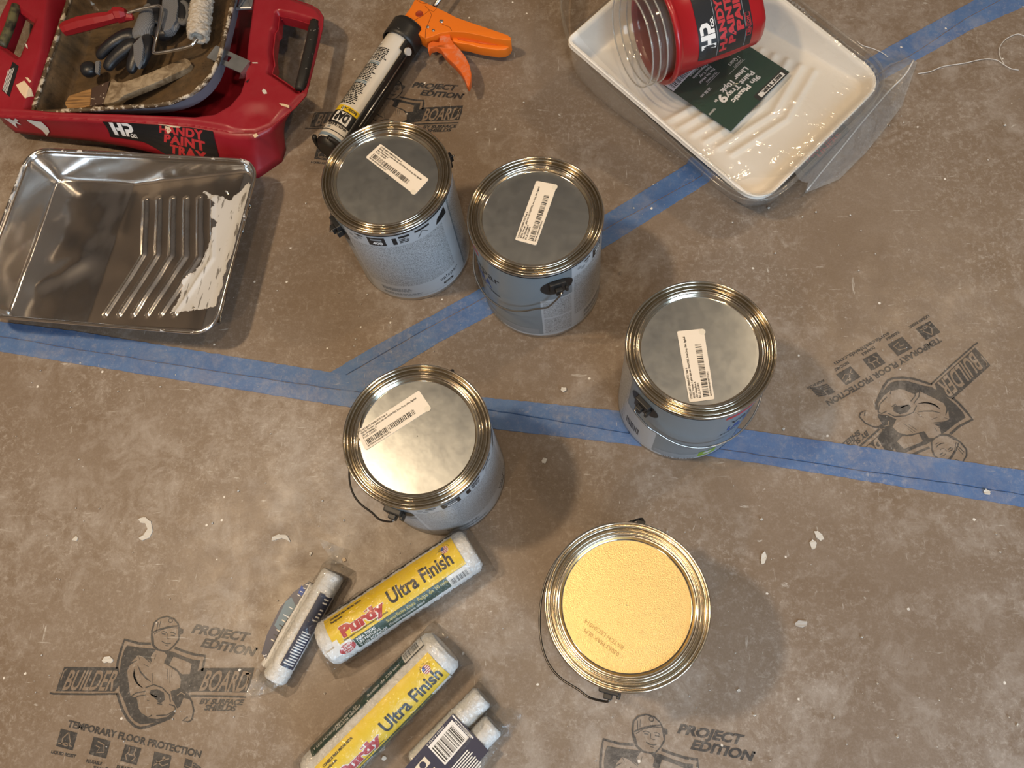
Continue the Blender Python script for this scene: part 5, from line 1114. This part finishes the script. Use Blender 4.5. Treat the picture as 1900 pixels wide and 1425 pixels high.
# small roller packs
def minipack(rolls, z, r, label, seed, fn, e=(.02, .02)):
    ps = [(W3(*a_, z_), W3(*b_, z_)) for a_, b_, z_ in rolls]
    t = empty('mini_roller_pack', (ps[0][0][0], ps[0][0][1], 0), label, 'mini roller cover', 'navy label mini roller covers in film')
    for i, (a_, b_) in enumerate(ps): fuzz(a_, b_, r, 'mini_roller_cover', M['fuzz'], t, 110, 40, .0004, seed+i)
    fn(t, ps); return t
def fn3(t, ps):
    (a0, b0) = ps[0]; L, a_, n_, up = axisframe(a0, b0); r = .0158; k = Ink(); rl = r+.001; dg = lambda a: -R(a)*rl
    k.rect(.022, dg(72), .118, dg(8), 'navy', 1, n=2, m=16)
    rr = random.Random(2)
    for j in range(14): k.microtext(.026+j*.0031, dg(66), .0285+j*.0031, dg(18), 'white', 1, 2, seed=j, fill=.55) if False else None
    for j in range(13): k.rect(.026+j*.0034, dg(64), .0275+j*.0034, dg(26-10*rr.random()), 'white', 2, m=6)
    for j in range(7): k.rect(.084+j*.0048+(.004 if j > 3 else 0), dg(60), .0858+j*.0048+(.004 if j > 3 else 0), dg(30+14*rr.random()), 'white', 2, m=5)
    k.cut(1, .0025).build('label_sleeve', lambda x, y, h: a0+a_*x+(n_*math.sin(-y/rl)+up*math.cos(-y/rl))*(rl+h+.0004)-np.array(t.location), t, smooth=True)
    # loose back label lying over the second roller
    P = [(574, 1078), (568, 1093), (549, 1125), (518, 1171), (493, 1222), (485, 1213), (495, 1178), (520, 1127), (545, 1098)]; zz = .022
    Q = lambda px, py, h=0: np.array([*U(px, py, zz+h), zz+h])-np.array(t.location)
    k = Ink(); g = lambda P: [(p[0], -p[1]) for p in P]
    k.poly(g(P), 'navy', 1); k.poly(g([(549, 1125), (518, 1171), (509, 1160), (530, 1116), (541, 1108)]), 'steelblue', 2); k.poly(g([(560, 1085), (566, 1096), (560, 1106), (553, 1100)]), 'blue_print', 2)
    k.text('2 ct', 488.5, -1215, 6, 'white', 3, w=12, rot=R(-72), bold=.03)
    for j in range(5): k.line(g([(503+j*5, 1186-j*9), (509+j*5, 1190-j*9)]), 2.2, 'black' if j % 2 else 'cream', 3)
    for j in range(4): k.line(g([(552+j*5, 1103-j*6), (557+j*5, 1106-j*7)]), 1.6, 'white', 3)
    k.line(g([(526, 1140), (536, 1146)]), 1.6, 'white', 3); k.line(g([(536, 1126), (543, 1130)]), 1.6, 'white', 3)
    k.build('loose_label', lambda x, y, h: Q(x, -y, h), t)
    wrapfilm(a0-a_*.001, b0+a_*.001, r+.0022, 'film_wrap', t, .012, .012, 21, wr=.001)
    # fanned film ends
    for nm, P, z_ in (('film_fin', [(603, 1046), (637, 1046), (632, 1032), (640, 1017), (622, 1012), (604, 1003), (590, 1000), (601, 1018), (608, 1032)], .012), ('film_fin', [(484, 1252), (508, 1270), (520, 1268), (506, 1284), (478, 1290), (455, 1293), (462, 1275), (475, 1240)], .008)):
        pp2 = [U(*p, z_) for p in P]; V, Fc, D = hfield(pp2, lambda X, Y, D: z_+.004*vnoise(X, Y, 90, 5)+.002*vnoise(X, Y, 200, 6), .0018); mw(nm, V, Fc, M['bag'], t, True)
minipack([((507, 1266), (621, 1058), .019), ((492, 1236), (583, 1082), .013)], .019, .0125, 'slim pack of small white rollers with navy label, left of the yellow packs', 30, fn3) if False else None
t3 = empty('mini_roller_pack', tuple(W3(507, 1266, 0)), 'slim pack of small white rollers with navy label, left of the yellow packs', 'mini roller cover', 'navy label mini roller covers in film')
ps = [(W3(508, 1263, .0175), W3(620, 1062, .0175)), (W3(497, 1240, .012), W3(585, 1085, .012))]
fuzz(*ps[0], .0155, 'mini_roller_cover', M['fuzz'], t3, 120, 44, .0004, 31); fuzz(*ps[1], .0105, 'mini_roller_cover', M['fuzz'], t3, 100, 36, .0004, 32); fn3(t3, ps)
def fn4(t, ps):
    zz = .0318; P = [(840.7, 1323.5), (907, 1393), (880, 1425), (800, 1512), (740, 1440), (752, 1424)]
    k = Ink(); pp2 = [U(*p, zz) for p in P]
    V, Fc = prism([tuple(p) for p in pp2], zz-.0005, zz); mw('label_card', V, Fc, M['navy'], t)
    TLq, TRq, BLq = W3(840.7, 1323.5, zz), W3(907, 1393, zz), W3(752, 1424, zz)
    e1 = (TRq-TLq); w_ = np.linalg.norm(e1); e1 /= w_; e2 = BLq-TLq; e2 -= e1*(e2@e1); e2 /= np.linalg.norm(e2)     # e1 across, e2 towards the bottom left
    # writing runs along -e2 (bottom-left to upper-right) or across; barcode box
    X = lambda x, y: (x, -y)
    k.rect(.004, -.046, .032, -.006, 'white', 1)
    for_ = random.Random(3); q = .0065
    k.barcode(.008, -.044, .030, -.009, 'black', 2, 20, seed=11, horiz=False)
    k.line([(.001, -.002), (.036, -.003)], .0018, 'white', 2)
    for j in range(3): k.microtext(.008, -.0045-.0018*j+.001, .034, -.003-.0018*j+.001, 'white', 1, 2, seed=j)
    for j in range(9): k.rect(.0395+j*.0028, -.046+.012*for_.random(), .0408+j*.0028, -.014-.004*for_.random(), 'white', 2)
    k.rect(.008, -.072, .018, -.056, 'cream', 2); k.disc(.013, -.064, .004, 'navy', 3); k.rect(.024, -.06, .027, -.056, 'cream', 2)
    k.text('0 82474 47204', .003, -.046, .002, 'white', 2, w=.028, ax=(0, 1, -1, 0)) 
    k.build('label_print', lambda x, y, h: TLq+e1*x-e2*y+np.array([0, 0, h+.0002])-np.array(t.location), t)
    for a0, b0 in ps: wrapfilm(a0, b0, .0152, 'film_wrap', t, .01, .006, 41, wr=.0008)
    P = [(770, 1440), (800, 1400), (838, 1330), (870, 1285), (888, 1257), (896, 1256), (905, 1278), (918, 1300), (930, 1316), (945, 1312), (967, 1328), (962, 1340), (945, 1367), (938, 1366), (925, 1385), (900, 1420), (860, 1470), (800, 1520), (740, 1500)]
    pp3 = [U(*p, .012) for p in P]; V, Fc, D = hfield(pp3, lambda X, Y, D: np.minimum(.006+D*.9, .0335)+.0012*vnoise(X, Y, 90, 15)+.0009*vnoise(X, Y, 180, 16), .003); mw('film_sheet', V, Fc, M['film'], t, True)
t4 = empty('mini_roller_pack', tuple(W3(850, 1400, 0)), 'pack of two small white rollers with navy barcode label, at the bottom edge', 'mini roller cover', 'navy label mini roller covers in film')
ps = [(W3(770, 1418, .016), W3(897, 1291, .016)), (W3(796, 1470, .016), W3(917, 1343, .016))]
for i, (a_, b_) in enumerate(ps): fuzz(a_, b_, .0145, 'mini_roller_cover', M['fuzz'], t4, 110, 44, .0004, 50+i)
fn4(t4, ps)

# ------------------------------------------------------------------ dried paint chips, crumbs and threads on the floor
M['chipgrey'] = plain('grey_smear_paint', (.42, .41, .39), .6); M['dried'].node_tree.nodes['Principled BSDF'].inputs[0].default_value = (.60, .585, .54, 1)
CH_ = [([(256, 962), (268, 959), (279, 967), (283, 984), (276, 998), (263, 1003), (255, 998), (266, 993), (273, 982), (269, 971), (259, 969)], 'curled white paint chip shaped like a C on the left floor'),
      ([(502, 1003), (505, 995), (518, 991), (531, 993), (540, 1006), (533, 1003), (522, 998), (510, 1002)], 'arched white paint chip above the slim roller pack'),
      ([(133, 1000), (140, 995), (145, 997), (141, 1004), (135, 1003)], 'tiny white paint chip left of the C-shaped chip'),
      ([(188, 1226), (193, 1219), (203, 1218), (209, 1223), (207, 1230), (199, 1229), (192, 1231)], 'white paint chip beside the printed shield logo'),
      ([(1040, 724), (1043, 718), (1050, 720), (1051, 725), (1045, 728)], 'small white paint chip between the long tape and the rightmost can'),
      ([(1005, 857), (1009, 848), (1015, 852), (1013, 859), (1008, 860)], 'small cream paint chip below the tape and above the golden lid'),
      ([(1510, 985), (1516, 985), (1525, 990), (1530, 1000), (1524, 1004), (1516, 998)], 'upper of two cream paint chips lying close together at right'),
      ([(1502, 1006), (1508, 1001), (1516, 1005), (1514, 1017), (1507, 1019)], 'lower of two cream paint chips lying close together at right'),
      ([(1413, 1027), (1419, 1023), (1423, 1032), (1419, 1044), (1414, 1048), (1412, 1038)], 'cream paint chip to the right of the golden lid'),
      ([(1474, 1157), (1484, 1151), (1497, 1152), (1499, 1160), (1488, 1164), (1478, 1162)], 'grey smeared paint chip right of the golden can'),
      ([(1824, 913), (1828, 907), (1837, 912), (1836, 919), (1829, 918)], 'white paint lump stuck on the blue tape at far right'),
      ([(1366, 1280), (1372, 1277), (1375, 1282), (1369, 1285)], 'tiny cream paint chip below and right of the golden can'),
      ([(700, 1385), (708, 1381), (715, 1384), (713, 1393), (704, 1396), (698, 1392)], 'larger white paint chip between the lower packs'),
      ([(708, 1405), (713, 1401), (718, 1406), (714, 1412), (709, 1411)], 'smaller white paint chip between the lower packs'),
      ([(634, 1037), (640, 1033), (642, 1040), (637, 1044)], 'pale yellow curl of paint beside the slim roller pack'),
      ([(573, 1027), (577, 1022), (578, 1029), (575, 1032)], 'small cream paint chip above the slim roller pack'),
      ([(1886, 1345), (1889, 1341), (1891, 1346), (1888, 1349)], 'white paint crumb near the lower right corner')]
for P, lab in CH_:
    P = [p+rng.normal(0, .5, 2) for p in roundpoly(P, 2.5, 2)]; V, Fc = prism([tuple(U(*p, .002)) for p in P], .0002, .0013); V = [(a_, b_, c__+(.0006 if c__ > .001 else 0)*rng.random()+(.0016 if 'tape' in lab else 0)) for a_, b_, c__ in V]
    ctr = np.mean(np.array(V), 0); o = mesh('paint_chip', [(a_-ctr[0], b_-ctr[1], c__) for a_, b_, c__ in V], Fc, M['driedcream' if 'yellow' in lab else ('chipgrey' if 'grey' in lab else 'dried')]); o.location = (ctr[0], ctr[1], 0); tag(o, lab, 'paint chip', 'dried paint chips on the floor')
V = []; Fc = []
for i in range(420):
    px, py = rng.uniform(-20, 1920), rng.uniform(-20, 1445); q = U(px, py); s = abs(rng.normal(0, .0007))+.0004; k0 = len(V)
    if rng.random() < .35: q = U(rng.choice([1630, 330, 1380, 700, 100, 1230])+rng.normal(0, 60), rng.choice([1330, 700, 1290, 620, 960, 380])+rng.normal(0, 50))
    a0 = rng.uniform(0, 6); V += [(q[0]+s*math.cos(a0+k_*1.57)*rng.uniform(.5, 1.2), q[1]+s*math.sin(a0+k_*1.57)*rng.uniform(.5, 1.2), .0016) for k_ in range(4)]+[(q[0], q[1], .0016+s*.8)]
    Fc += [(k0, k0+1, k0+4), (k0+1, k0+2, k0+4), (k0+2, k0+3, k0+4), (k0+3, k0, k0+4)]
o = mesh('paint_crumbs', V, Fc, M['dried']); tag(o, 'scattered white crumbs of dried paint and plaster over the floor', 'crumbs', None, 'stuff')
def thread(P, lab): 
    L = smoothpath([W3(x_, y_, .0022) for x_, y_ in P], 5); b = L[0].copy(); b[2] = 0; o = mesh('thread', *[(lambda V, Fc: ([tuple(np.array(p)-b) for p in V], Fc))(*tube(L, .0006, 6))][0], M['seal'], None, True); o.location = tuple(b); tag(o, lab, 'thread', 'clear plastic threads beside the bag')
thread([(1703, 136.5), (1725, 133), (1751, 123), (1790, 117), (1825, 109.5), (1848, 111), (1862, 119.5), (1875, 127), (1890, 130)], 'clear plastic thread curving right from the edge of the bag')
thread([(1864, 121), (1855, 103), (1855, 88), (1866, 73), (1887, 63), (1901, 67)], 'clear plastic thread looping up at the right photo edge')
thread([(1590, 76), (1600, 84), (1622, 91), (1637, 98), (1648, 106)], 'short clear plastic thread above the corner of the bag')
